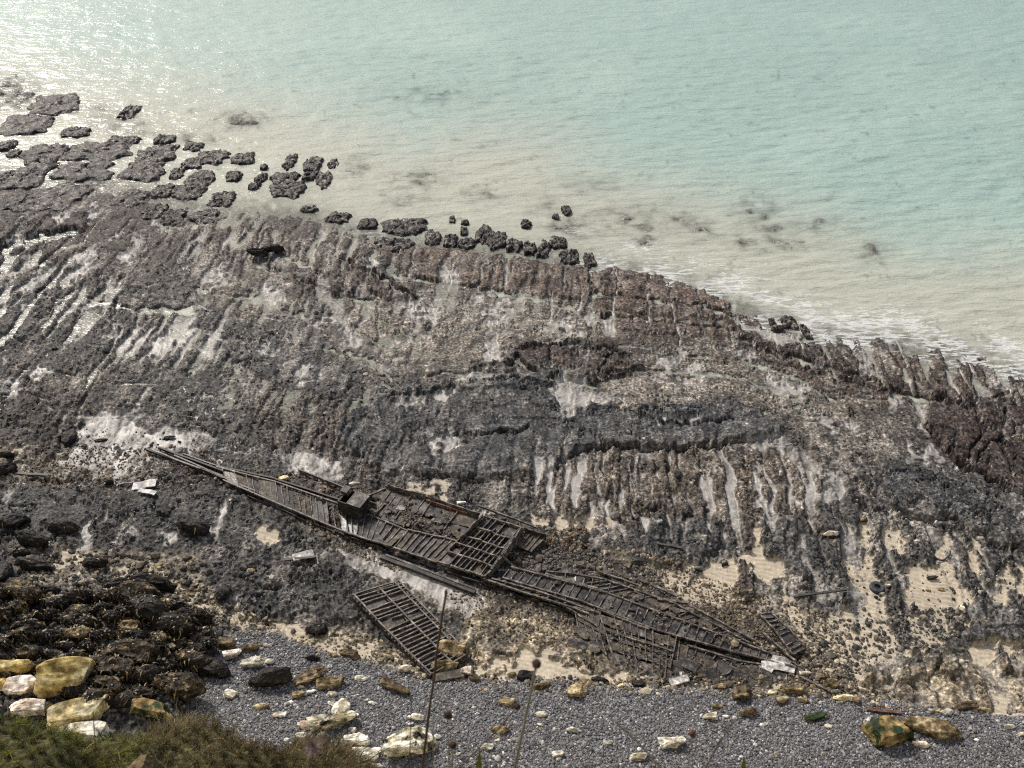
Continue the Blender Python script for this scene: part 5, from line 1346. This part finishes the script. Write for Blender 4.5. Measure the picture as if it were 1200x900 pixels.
r = np.random.default_rng(21)
SH2 = [(-40, 950), (205, 950), (228, 848), (214, 815), (236, 782), (262, 755), (282, 738), (318, 742), (352, 752), (392, 768), (440, 774), (476, 790), (520, 801), (560, 797), (640, 796),
       (700, 800), (760, 806), (840, 808), (930, 812), (1000, 818), (1060, 822), (1100, 832), (1160, 838), (1290, 842), (1290, 950)]
u, v = in_poly(SH2, 95000, r, 1.0)
sz = r.lognormal(math.log(.043), .36, len(u))
stone_field('shingle', 'blue-grey flint shingle covering the back of the beach', u, v, sz, palette(len(u), r, [(106, 105, 106, 5), (84, 83, 85, 3), (130, 129, 129, 2.4), (158, 156, 153, .9), (120, 108, 96, .5), (206, 202, 192, .22)]), M_LOOSE, .25, sub=1)
FIELDS = [  # polygon, count, size, palette
    ([(830, 690), (960, 715), (1000, 780), (1000, 815), (930, 815), (890, 760)], 1200, 0.066, [(150, 132, 104, 3), (110, 98, 80, 2), (190, 176, 148, 1.5), (84, 78, 70, 1.5)]),
    ([(950, 725), (1050, 730), (1060, 760), (1010, 780), (1000, 818), (940, 815)], 640, 0.080, [(96, 92, 84, 3), (130, 120, 102, 2), (190, 178, 154, 1.2), (70, 68, 64, 2)]),
    ([(1040, 715), (1130, 712), (1130, 745), (1060, 760)], 400, 0.073, [(110, 106, 98, 3), (176, 166, 146, 1.5), (80, 78, 74, 2)]),
    ([(560, 792), (1000, 800), (1090, 832), (1000, 822), (830, 812), (560, 806)], 720, 0.086, [(150, 130, 98, 3), (112, 96, 70, 2), (206, 194, 164, 2), (80, 72, 60, 1)]),
    ([(40, 522), (240, 528), (260, 560), (220, 575), (30, 572)], 1360, 0.056, [(96, 76, 60, 4), (130, 104, 80, 2), (180, 166, 144, 1), (60, 54, 50, 2)]),
    ([(320, 555), (430, 575), (440, 600), (400, 612), (320, 578)], 720, 0.056, [(140, 118, 90, 3), (100, 82, 64, 2), (176, 160, 130, 1), (70, 60, 52, 2)]),
    ([(590, 625), (760, 670), (800, 715), (740, 700), (640, 676), (600, 650)], 2080, 0.073, [(104, 98, 90, 3), (84, 76, 68, 3), (130, 120, 106, 1.5), (150, 132, 104, .6)]),
    ([(640, 620), (690, 625), (680, 645), (640, 640)], 280, 0.059, [(150, 124, 92, 3), (124, 102, 78, 2), (180, 164, 134, 1)]),
    ([(760, 655), (860, 690), (900, 740), (880, 750), (800, 705), (740, 685)], 960, 0.056, [(140, 122, 94, 3), (106, 92, 72, 2), (180, 164, 134, 1)]),
    ([(360, 612), (460, 652), (470, 668), (380, 632)], 336, 0.056, [(128, 112, 86, 3), (92, 82, 66, 2), (176, 164, 136, 1)]),
    ([(520, 690), (600, 690), (680, 722), (700, 760), (560, 745)], 720, 0.059, [(124, 108, 86, 3), (90, 80, 66, 2), (166, 150, 120, 1)]),
    ([(0, 640), (240, 660), (260, 750), (215, 830), (-40, 830), (-40, 690)], 2080, 0.112, [(58, 52, 42, 4), (90, 78, 58, 3), (150, 132, 98, 1.2), (206, 192, 156, .7)]),
    ([(170, 670), (260, 700), (330, 738), (290, 745), (200, 710)], 480, 0.066, [(200, 186, 152, 2), (140, 124, 94, 2), (90, 80, 64, 1)]),
    ([(340, 738), (440, 750), (510, 795), (440, 782), (340, 750)], 320, 0.073, [(180, 166, 130, 2), (130, 116, 90, 2), (84, 76, 62, 1)]),
    ([(60, 500), (240, 505), (240, 530), (70, 545)], 104, 0.066, [(60, 56, 52, 3), (90, 84, 78, 1)]),
    ([(1000, 600), (1200, 630), (1200, 720), (1020, 740), (930, 700)], 304, 0.059, [(110, 104, 94, 2), (180, 170, 150, 1.5), (60, 58, 54, 2)]),
    ([(250, 700), (520, 800), (560, 792), (1090, 828), (1200, 850), (1200, 890), (240, 890), (230, 800)], 152, 0.066, [(214, 210, 198, 3), (170, 158, 132, 1)]),
]
uu, vv, ss, cc = [], [], [], []
for poly, n, s0, pal in FIELDS:
    u, v = in_poly(poly, n, r, 4.0)
    uu.append(u); vv.append(v); ss.append(r.lognormal(math.log(s0), .42, len(u))); cc.append(palette(len(u), r, pal, .3) * .62)
u = np.concatenate(uu); v = np.concatenate(vv)
stone_field('rubble', 'loose broken stone strewn round the wreck and along the beach', u, v, np.concatenate(ss), np.concatenate(cc), M_LOOSE, .36, sub=1)
# knobs of weed, mussels and loose flint scattered over the whole reef
REEF = [(-80, 262), (240, 262), (420, 285), (700, 325), (860, 365), (1000, 420), (1280, 480), (1280, 740), (1000, 720), (700, 640), (420, 560), (330, 560), (420, 690), (330, 720), (180, 650), (-80, 600)]
u, v = in_poly(REEF, 40000, r)
z0 = beach_z(v); x, y = plan(u, v, z0)
keep = (fbm(x * .5, y * .5, 3, 91) + r.uniform(-.5, .5, len(u)) > -.05)
ii = np.clip(np.searchsorted(ua, u), 0, len(ua) - 1); jj = np.clip(np.searchsorted(va, v), 0, len(va) - 1)
keep &= (Wg[jj, ii] < .4) & (Wg[jj, ii] > .3)
u, v, ii, jj = u[keep], v[keep], ii[keep], jj[keep]
sl_ = np.zeros(len(u), bool)
for p_, hh_, en_, cv_, cw_ in SLABS[:5]: sl_ |= psdf(p_, u, v) < 0
tn_ = soft(TAN + BROWN[:2], u, v, 20) > .4
kk_ = ~(sl_ & (r.random(len(u)) < .85)) & ~(tn_ & (r.random(len(u)) < .7))
u, v, ii, jj = u[kk_], v[kk_], ii[kk_], jj[kk_]
bc = Cg[jj, ii] * r.lognormal(-.1, .55, (len(u), 1))
sz = r.lognormal(math.log(.062), .42, len(u))
stone_field('reef_crust', 'knobbly crust of mussels, weed and flints over the reef', u, v, sz, np.clip(bc, .012, .6), M_LOOSE, .45, (.4, .8), sub=1)

HULLF = [([(440, 585), (480, 592), (545, 612), (530, 636), (480, 622), (440, 604)], 700, .06), ([(330, 572), (410, 600), (405, 622), (340, 596)], 260, .055), ([(600, 672), (700, 696), (800, 734), (900, 772), (860, 768), (760, 738), (660, 700)], 420, .06),
         ([(705, 730), (785, 755), (780, 792), (725, 778)], 330, .05), ([(425, 705), (468, 692), (540, 772), (505, 790)], 420, .05), ([(800, 765), (900, 785), (890, 803), (800, 796)], 300, .06), ([(715, 690), (870, 755), (860, 760), (720, 705)], 320, .06), ([(560, 622), (606, 630), (570, 675), (525, 660)], 200, .055)]
uu, vv, ss = [], [], []
for poly, n, s0 in HULLF:
    u, v = in_poly(poly, n, r); uu.append(u); vv.append(v); ss.append(r.lognormal(math.log(s0), .4, len(u)))
u = np.concatenate(uu); v = np.concatenate(vv); sz = np.concatenate(ss)
x_, y_ = plan(u, v, .35)
ff = fbm(x_ * .9, y_ * .9, 3, 15) + r.uniform(-.3, .3, len(u)) > -.05
u, v, sz = u[ff], v[ff], sz[ff]
stone_field('hull_rubble', 'silt and small stones lying on the plates of the wreck', u, v, sz, palette(len(u), r, [(92, 82, 68, 3), (68, 61, 53, 3), (126, 112, 90, 1.0), (50, 46, 42, 2)]), M_LOOSE, lift=np.full(len(u), .38), squash=(.4, .7), sub=1)

# seaweed fronds hanging on the heap
bpy.context.view_layer.update()
V, Q, CC = [], [], []
rs = np.random.default_rng(5)
for o in heap_objs + [x for x in COL.objects if x.name.startswith('boulder') and x.get('group') == 'black boulders on the shore' and x.location.y < 60]:
    me = o.data; nv = len(me.vertices)
    co = np.empty(nv * 3, np.float32); me.vertices.foreach_get('co', co); co = co.reshape(-1, 3)
    mw = np.array(o.matrix_world); wp = co @ mw[:3, :3].T + mw[:3, 3]
    cen = mw[:3, 3]
    top = np.where(co[:, 2] > -.1)[0]
    nf = int(np.clip(o.scale[0] * 80, 24, 120)) if o in heap_objs else 8
    for k in rs.choice(top, nf):
        p = wp[k]; n = p - cen; n = n / np.linalg.norm(n)
        d = np.array([n[0], n[1], 0]) + rs.normal(0, .5, 3); d -= n * (d @ n); d /= (np.linalg.norm(d) + 1e-6)
        sd_ = np.cross(n, d); L_ = rs.uniform(.12, .4); w_ = rs.uniform(.02, .055)
        tone = rs.choice(4, p=[.42, .33, .17, .08])
        b0 = len(V)
        for q in range(4):
            t = q / 3
            c = p + n * (.05 + .05 * math.sin(t * 3) + rs.uniform(-.02, .02)) + d * L_ * t - np.array([0, 0, L_ * .35 * t * t])
            ww = w_ * (1 - .55 * t)
            V.append(c - sd_ * ww); V.append(c + sd_ * ww)
            CC += [tone, tone]
        for q in range(3):
            a = b0 + q * 2; Q.append((a, a + 1, a + 3, a + 2))
WC = np.array([lin(34, 30, 22), lin(66, 54, 34), lin(120, 100, 62), lin(176, 154, 108)])
me = np_mesh('seaweed', np.array(V), np.array(Q), False)
set_attr(me, 'Col', WC[np.array(CC)], 'FLOAT_COLOR')
m = NT('seaweed'); m.l(m.attr('Col').outputs['Color'], m.b.inputs['Base Color']); m.b.inputs['Roughness'].default_value = .45
me.materials.append(m.m)
tag(link(bpy.data.objects.new('seaweed', me)), 'brown bladder wrack fronds draped over the boulder heap', None, None, 'stuff')
# ================================================================== CLIFF EDGE, GRASS, DRY STALKS
def cliff_section(x):
    # y, z pairs from the cliff top behind the camera down the slope to the face and the beach
    return [(-40, 43.6), (-6, 43.4), (.25, 43.35), (.5, 42.9), (1.1, 41.6), (1.9, 40.5), (2.5, 39.9), (2.9, 39.2), (2.7, 37.5), (3.0, 30), (4.5, 20), (4.0, 10), (6.0, 4), (7.5, .5)]
xs = np.concatenate([np.linspace(-90, -6, 40), np.linspace(-5.8, 6, 60), np.linspace(6.5, 90, 40)])
base = []
for yy, z_ in zip(*[np.array(c) for c in zip(*cliff_section(0))]): base.append((yy, z_))
dens = []
for k in range(len(base) - 1):
    n = 6
    for q in range(n): dens.append((base[k][0] + (base[k + 1][0] - base[k][0]) * q / n, base[k][1] + (base[k + 1][1] - base[k][1]) * q / n))
dens.append(base[-1])
B_ = np.array(dens); XX, KK = np.meshgrid(xs, np.arange(len(B_)))
YY = B_[KK, 0]; ZZ = B_[KK, 1]
low = sstep(39.5, 37, ZZ)
p3 = np.stack([XX, YY * 1.0, ZZ], -1).reshape(-1, 3)
nz = fbm3(p3 * .22, 4, 3).reshape(XX.shape); nz2 = fbm3(p3 * 1.1, 3, 9).reshape(XX.shape)
YY = YY + low * (nz * 1.4 - .6) + low * nz2 * .25 - (1 - low) * sstep(42.5, 40, ZZ) * np.abs(nz2) * .15
ZZ = ZZ + (1 - low) * nz2 * .06
me = np_mesh('cliff', np.stack([XX, YY, ZZ], -1).reshape(-1, 3), grid_quads(len(xs), len(B_))[:, ::-1])
m = NT('chalk_cliff')
co = m.n('ShaderNodeNewGeometry'); sepn = m.n('ShaderNodeSeparateXYZ'); m.l(co.outputs['Position'], sepn.inputs[0])
n1 = m.noise(co.outputs['Position'], .8, 6, .65); n2 = m.noise(co.outputs['Position'], 9, 5, .7)
ck = m.ramp(n1, [(.3, L(190, 180, 150)), (.6, L(226, 220, 204))]); so = m.ramp(n2, [(.3, L(70, 58, 38)), (.5, L(104, 92, 58)), (.7, L(90, 96, 48))])
tp = m.math('MULTIPLY', m.math('SUBTRACT', m.math('ADD', sepn.outputs[2], m.math('MULTIPLY', n1, 2.0)), 39.5), 1.2, True)
m.l(m.mix(tp, ck, so), m.b.inputs['Base Color']); m.b.inputs['Roughness'].default_value = .9; m.bump(n2, .6, .05)
me.materials.append(m.m)
tag(link(bpy.data.objects.new('cliff', me)), 'chalk cliff with turf edge below the viewpoint', None, None, 'structure')

# tussocks of cliff-edge grass
m = NT('grass_blades'); m.l(m.attr('Col').outputs['Color'], m.b.inputs['Base Color']); m.b.inputs['Roughness'].default_value = .7
tl = m.n('ShaderNodeBsdfTranslucent'); m.l(m.attr('Col').outputs['Color'], tl.inputs['Color'])
mx = m.n('ShaderNodeMixShader'); mx.inputs[0].default_value = .35
m.l(m.b.outputs[0], mx.inputs[1]); m.l(tl.outputs[0], mx.inputs[2]); m.l(mx.outputs[0], m.out.inputs['Surface'])
M_BLADE = m.m
m = NT('turf_soil'); m.l(m.ramp(m.noise(m.coord('Object'), 34, 4, .6), [(.34, L(36, 32, 18)), (.5, L(72, 66, 36)), (.66, L(104, 100, 54))]), m.b.inputs['Base Color']); m.b.inputs['Roughness'].default_value = 1.0
M_SOIL = m.m

def tussock(label, u, v, dist, rx, ry, rz_, n, cols, length, seed, lean=(0, 0), moss=0):
    rs = np.random.default_rng(seed)
    c = ray_at(u, v, dist)
    root = thing('grass_tussock', label, 'grass', c, 'grass on the cliff edge')
    vv_, ff = rock_shape(seed, 4, 3, .12)
    vv_ = vv_ * np.array([rx, ry, rz_])
    me = np_mesh('turf', vv_, ff, True); me.materials.append(M_SOIL); link(bpy.data.objects.new('turf', me), root)
    d = rs.normal(size=(n, 3)); d[:, 2] = np.abs(d[:, 2]) * 1.1 - .15; d[:, 1] = d[:, 1]
    d /= np.linalg.norm(d, axis=1)[:, None]
    # roots on the lumpy surface: nearest shape vertex
    dirs = ICO[4][0]
    idx = np.argmax(d @ dirs.T, axis=1) if n < 6000 else np.concatenate([np.argmax(q @ dirs.T, axis=1) for q in np.array_split(d, n // 3000)])
    p = vv_[idx] + rs.normal(0, .012, (n, 3))
    nn = d / np.array([rx, ry, rz_]); nn /= np.linalg.norm(nn, axis=1)[:, None]
    clump = fbm3(p * 5 + seed, 3, 5)
    ln = length * rs.lognormal(0, .35, n) * (1 + .5 * clump)
    g = nn * .55 + np.array([lean[0], lean[1], .35]) + rs.normal(0, .38, (n, 3)) + np.stack([clump, perlin3(p * 5 + 9, 2), 0 * clump], -1) * .6
    g /= np.linalg.norm(g, axis=1)[:, None]
    side = np.cross(g, rs.normal(size=(n, 3))); side /= np.linalg.norm(side, axis=1)[:, None]
    w = rs.uniform(.0008, .0019, n)[:, None]
    droop = np.array([0, 0, -1.0]) * rs.uniform(.1, .7, n)[:, None]
    V = []
    for t, k in ((0, 1.0), (.35, .9), (.7, .65), (1.0, .12)):
        q = p + (g * t + droop * t * t) * ln[:, None] + rs.normal(0, .004, (n, 3)) * t
        V.append(q - side * w * k); V.append(q + side * w * k)
    V = np.stack(V, 1).reshape(-1, 3)
    b = np.arange(n)[:, None] * 8
    Q = np.concatenate([np.concatenate([b + k * 2, b + k * 2 + 1, b + k * 2 + 3, b + k * 2 + 2], 1) for k in range(3)])
    me = np_mesh('blades', V, Q, False)
    sel = np.clip((clump * .9 + rs.normal(0, .35, n) + .5) * len(cols), 0, len(cols) - 1).astype(int)
    C = np.array([lin(*x) for x in cols])[sel] * rs.lognormal(0, .25, (n, 1))
    set_attr(me, 'Col', np.repeat(C, 8, 0), 'FLOAT_COLOR'); me.materials.append(M_BLADE)
    link(bpy.data.objects.new('blades', me), root)
    return root
DRY = [(74, 60, 38), (100, 84, 56), (126, 108, 76), (96, 90, 50), (150, 134, 98)]
GRN = [(56, 66, 28), (82, 94, 38), (110, 116, 48), (116, 102, 64), (92, 80, 52), (134, 136, 58)]
tussock('green and brown mossy grass bank at the lower left corner', -30, 966, 6.3, .62, .55, .42, 38000, GRN, .045, 3)
tussock('low green turf between the mossy bank and the dry tussock', 118, 950, 6.2, .36, .4, .20, 9000, GRN, .055, 4)
tussock('dry brown grass tussock along the bottom edge left of centre', 240, 962, 6.4, .62, .55, .44, 26000, DRY, .075, 5)
tussock('dry grass spilling to the right at the bottom edge', 365, 966, 6.2, .40, .45, .28, 13000, DRY, .075, 6, (.3, 0))
put = rock_me('stone', 4, M_TAN, sub=3, facets=9, rough=.1)
o = bpy.data.objects.new('stone', put); COL.objects.link(o); o.location = ray_at(165, 902, 5.75); o.scale = (.065, .06, .06)
tag(o, 'small round grey stone in the grass at the bottom edge', 'stone')

m = NT('dry_stem'); m.l(m.ramp(m.noise(m.coord('Object'), 8, 3), [(.3, L(74, 52, 42)), (.7, L(112, 86, 68))]), m.b.inputs['Base Color']); m.b.inputs['Roughness'].default_value = .7; M_STEM = m.m
m = NT('grey_stem'); m.l(m.ramp(m.noise(m.coord('Object'), 8, 3), [(.3, L(138, 130, 116)), (.7, L(176, 168, 152))]), m.b.inputs['Base Color']); M_STEMG = m.m
m = NT('seed_head'); m.l(m.ramp(m.noise(m.coord('Object'), 60, 4), [(.3, L(40, 28, 20)), (.55, L(74, 50, 36)), (.75, L(112, 82, 60))]), m.b.inputs['Base Color']); m.b.inputs['Roughness'].default_value = .9; M_HEAD = m.m
m = NT('red_head'); m.l(m.ramp(m.noise(m.coord('Object'), 60, 4), [(.3, L(84, 44, 36)), (.7, L(130, 84, 70))]), m.b.inputs['Base Color']); M_HEADR = m.m
m = NT('plume_hair'); m.l(m.ramp(m.noise(m.coord('Object'), 60, 4), [(.3, L(120, 96, 88)), (.7, L(168, 146, 134))]), m.b.inputs['Base Color']); M_PLUME = m.m
m = NT('green_leaf'); m.l(m.ramp(m.noise(m.coord('Object'), 30, 3), [(.3, L(96, 108, 30)), (.7, L(160, 166, 60))]), m.b.inputs['Base Color']); M_LEAF = m.m

def tube(name, pts, r0, r1, mat, root, k=7):
    pts = [Vector(p) for p in pts]; V = []; Fc = []
    n = len(pts)
    for i, p in enumerate(pts):
        d = (pts[min(i + 1, n - 1)] - pts[max(i - 1, 0)]).normalized(); a = d.orthogonal().normalized(); b = d.cross(a)
        rr_ = r0 + (r1 - r0) * i / (n - 1)
        for j in range(k):
            t = j / k * 2 * math.pi; V.append(p + (a * math.cos(t) + b * math.sin(t)) * rr_ - root.location)
    for i in range(n - 1):
        for j in range(k): Fc.append((i * k + j, i * k + (j + 1) % k, (i + 1) * k + (j + 1) % k, (i + 1) * k + j))
    Fc.append(tuple(range(k))[::-1]); Fc.append(tuple((n - 1) * k + j for j in range(k)))
    return mesh_obj(name, V, Fc, mat, root, True)

def stalk(label, pts, dist, rad, head=None, mat=None, hmat=None, tilt=0.25):
    """pts: survey points of the visible stem, from the tip downward; the foot goes on down to the slope"""
    mat = mat or M_STEM; hmat = hmat or M_HEAD
    P = [ray_at(u, v, dist + k * tilt) for k, (u, v) in enumerate(pts)]
    d = (P[-1] - P[-2]).normalized()
    foot = P[-1] + d * .25
    for q in range(60):
        if foot.z <= np.interp(foot.y, [b[0] for b in base[:8]], [b[1] for b in base[:8]]) or foot.z < 39: break
        foot = foot + (d * .4 + Vector((0, 0, -.6))).normalized() * .06
    root = thing('dry_stalk', label, 'plant', foot, 'dry stalks in front of the viewpoint')
    full = P + [P[-1] + d * .12, foot]
    # smooth resample
    res = []
    for i in range(len(full) - 1):
        for q in range(4): res.append(full[i].lerp(full[i + 1], q / 4) + Vector((random.uniform(-1, 1), 0, random.uniform(-1, 1))) * rad * .3)
    res.append(full[-1])
    tube('stem', res, rad * .75, rad * 1.2, mat, root)
    if head and head[0] > .015:      # loose plume: only fine hairs
        rs = np.random.default_rng(8); n = 900
        tt = rs.uniform(0, 1, n); up_ = (P[0] - P[1]).normalized()
        q0 = np.array(P[0] - foot) + np.outer(tt - .5, np.array(up_)) * .05
        dd = rs.normal(size=(n, 3)); dd /= np.linalg.norm(dd, axis=1)[:, None]; q1 = q0 + dd * (head[0] * rs.uniform(.4, 1.5, n))[:, None] + np.array(up_) * .012
        s_ = np.cross(dd, rs.normal(size=(n, 3))); s_ /= np.linalg.norm(s_, axis=1)[:, None]
        me = np_mesh('plume', np.stack([q0 - s_ * .0004, q0 + s_ * .0004, q1], 1).reshape(-1, 3), np.arange(n * 3).reshape(-1, 3), False); me.materials.append(hmat)
        link(bpy.data.objects.new('plume', me), root); return root
    if head:
        hw, hh = head
        v_, f_ = rock_shape(int(hw * 1e5) % 40, 3, 0, .16)
        ax = (P[0] - P[1]).normalized().to_track_quat('Z', 'Y').to_matrix()
        me = np_mesh('seed_head', v_ * np.array([hw, hw, hh]), f_, False)
        me.materials.append(hmat)
        o = link(bpy.data.objects.new('seed_head', me), root); o.location = P[0] - foot; o.rotation_euler = ax.to_euler()
        # bristles
        rs = np.random.default_rng(int(hh * 1e5)); n = 90
        d_ = rs.normal(size=(n, 3)); d_ /= np.linalg.norm(d_, axis=1)[:, None]
        a = d_ * np.array([hw, hw, hh]) * .9; b = d_ * np.array([hw, hw, hh]) * 1.28; s_ = np.cross(d_, rs.normal(size=(n, 3))); s_ /= np.linalg.norm(s_, axis=1)[:, None]
        V = np.stack([a - s_ * .0007, a + s_ * .0007, b], 1).reshape(-1, 3)
        me = np_mesh('bristles', V, np.arange(n * 3).reshape(-1, 3), False); me.materials.append(hmat)
        o2 = link(bpy.data.objects.new('bristles', me), o)
    return root
stalk('tall bare reddish stalk in front of the ribbed panel', [(523, 692), (515, 745), (505, 820), (494, 905)], 2.4, .0037, None)
stalk('grey blurred stalk with an oval brown head, right of centre stalks', [(629, 778), (622, 812), (612, 860), (602, 905)], 2.0, .0034, (.0085, .0065), M_STEMG)
stalk('thin slanting stalk with a brown knob head', [(606, 828), (588, 850), (558, 880), (534, 905)], 2.6, .0019, (.0085, .0085), M_STEM)
stalk('short stalk with a dark round head, upper of two', [(525, 838), (525, 862), (527, 905)], 2.6, .0016, (.0095, .0095), M_STEMG)
stalk('short stalk with a dark round head, lower of two', [(531, 873), (530, 890), (529, 910)], 2.4, .0018, (.0085, .0105), M_STEMG)
stalk('thin reddish stalk left of the tall bare one', [(482, 815), (481, 860), (480, 905)], 2.6, .0016)
stalk('faint thin stalk right of the tall bare one', [(508, 830), (508, 870), (507, 910)], 2.7, .0014, None, M_STEMG)
stalk('reddish plume head on a faint stalk at right of centre', [(811, 860), (811, 880), (812, 915)], 2.3, .0014, (.0075, .0135), M_STEMG, M_HEADR)
stalk('faint slanting grass stalk low in the middle', [(720, 845), (750, 872), (782, 910)], 1.8, .0020, None, M_STEMG)
stalk('faint grass stalk leaning right beside the reddish plume', [(862, 842), (842, 872), (820, 912)], 1.8, .0016, None, M_STEM)
stalk('thin brown stalk in front of the pale boulders at left', [(109, 835), (111, 862), (113, 905)], 3.2, .0018)
stalk('fluffy purplish grass plume at the bottom edge beside dry grass', [(366, 876), (362, 892), (356, 915)], 2.2, .0016, (.020, .014), M_STEMG, M_PLUME)
stalk('short dark stalk in front of the pale bank', [(431, 772), (431, 790)], 2.9, .0016, None, M_STEM) if False else None
def leaf(label, u, v, w, h, dist):
    root = thing('grass_leaf', label, 'leaf', ray_at(u, v + h + 30, dist))
    k = dist / 1200.0
    V = []; Fc = []
    A0 = ray_at(u, v, dist); B0 = ray_at(u - 2, v + h + 40, dist + .1)
    for i in range(6):
        t = i / 5; p = A0.lerp(B0, t) + Vector((0, 0, .004 * math.sin(t * 3))); ww = w * k * .5 * (math.sin(min(t + .08, 1) * 1.9))
        for sx, zz_ in ((-1, 0), (0, -.003), (1, 0)): V.append(p + Vector((sx * ww, 0, zz_)) - root.location)
    for i in range(5):
        for j in range(2): a = i * 3 + j; Fc.append((a, a + 1, a + 4, a + 3))
    mesh_obj('blade', V, Fc, M_LEAF, root, True)
leaf('yellow green grass blade tip at the bottom edge left of centre', 562, 878, 9, 22, 2.4)
leaf('short green grass blade tip at the bottom edge right of centre', 872, 886, 9, 14, 2.4)
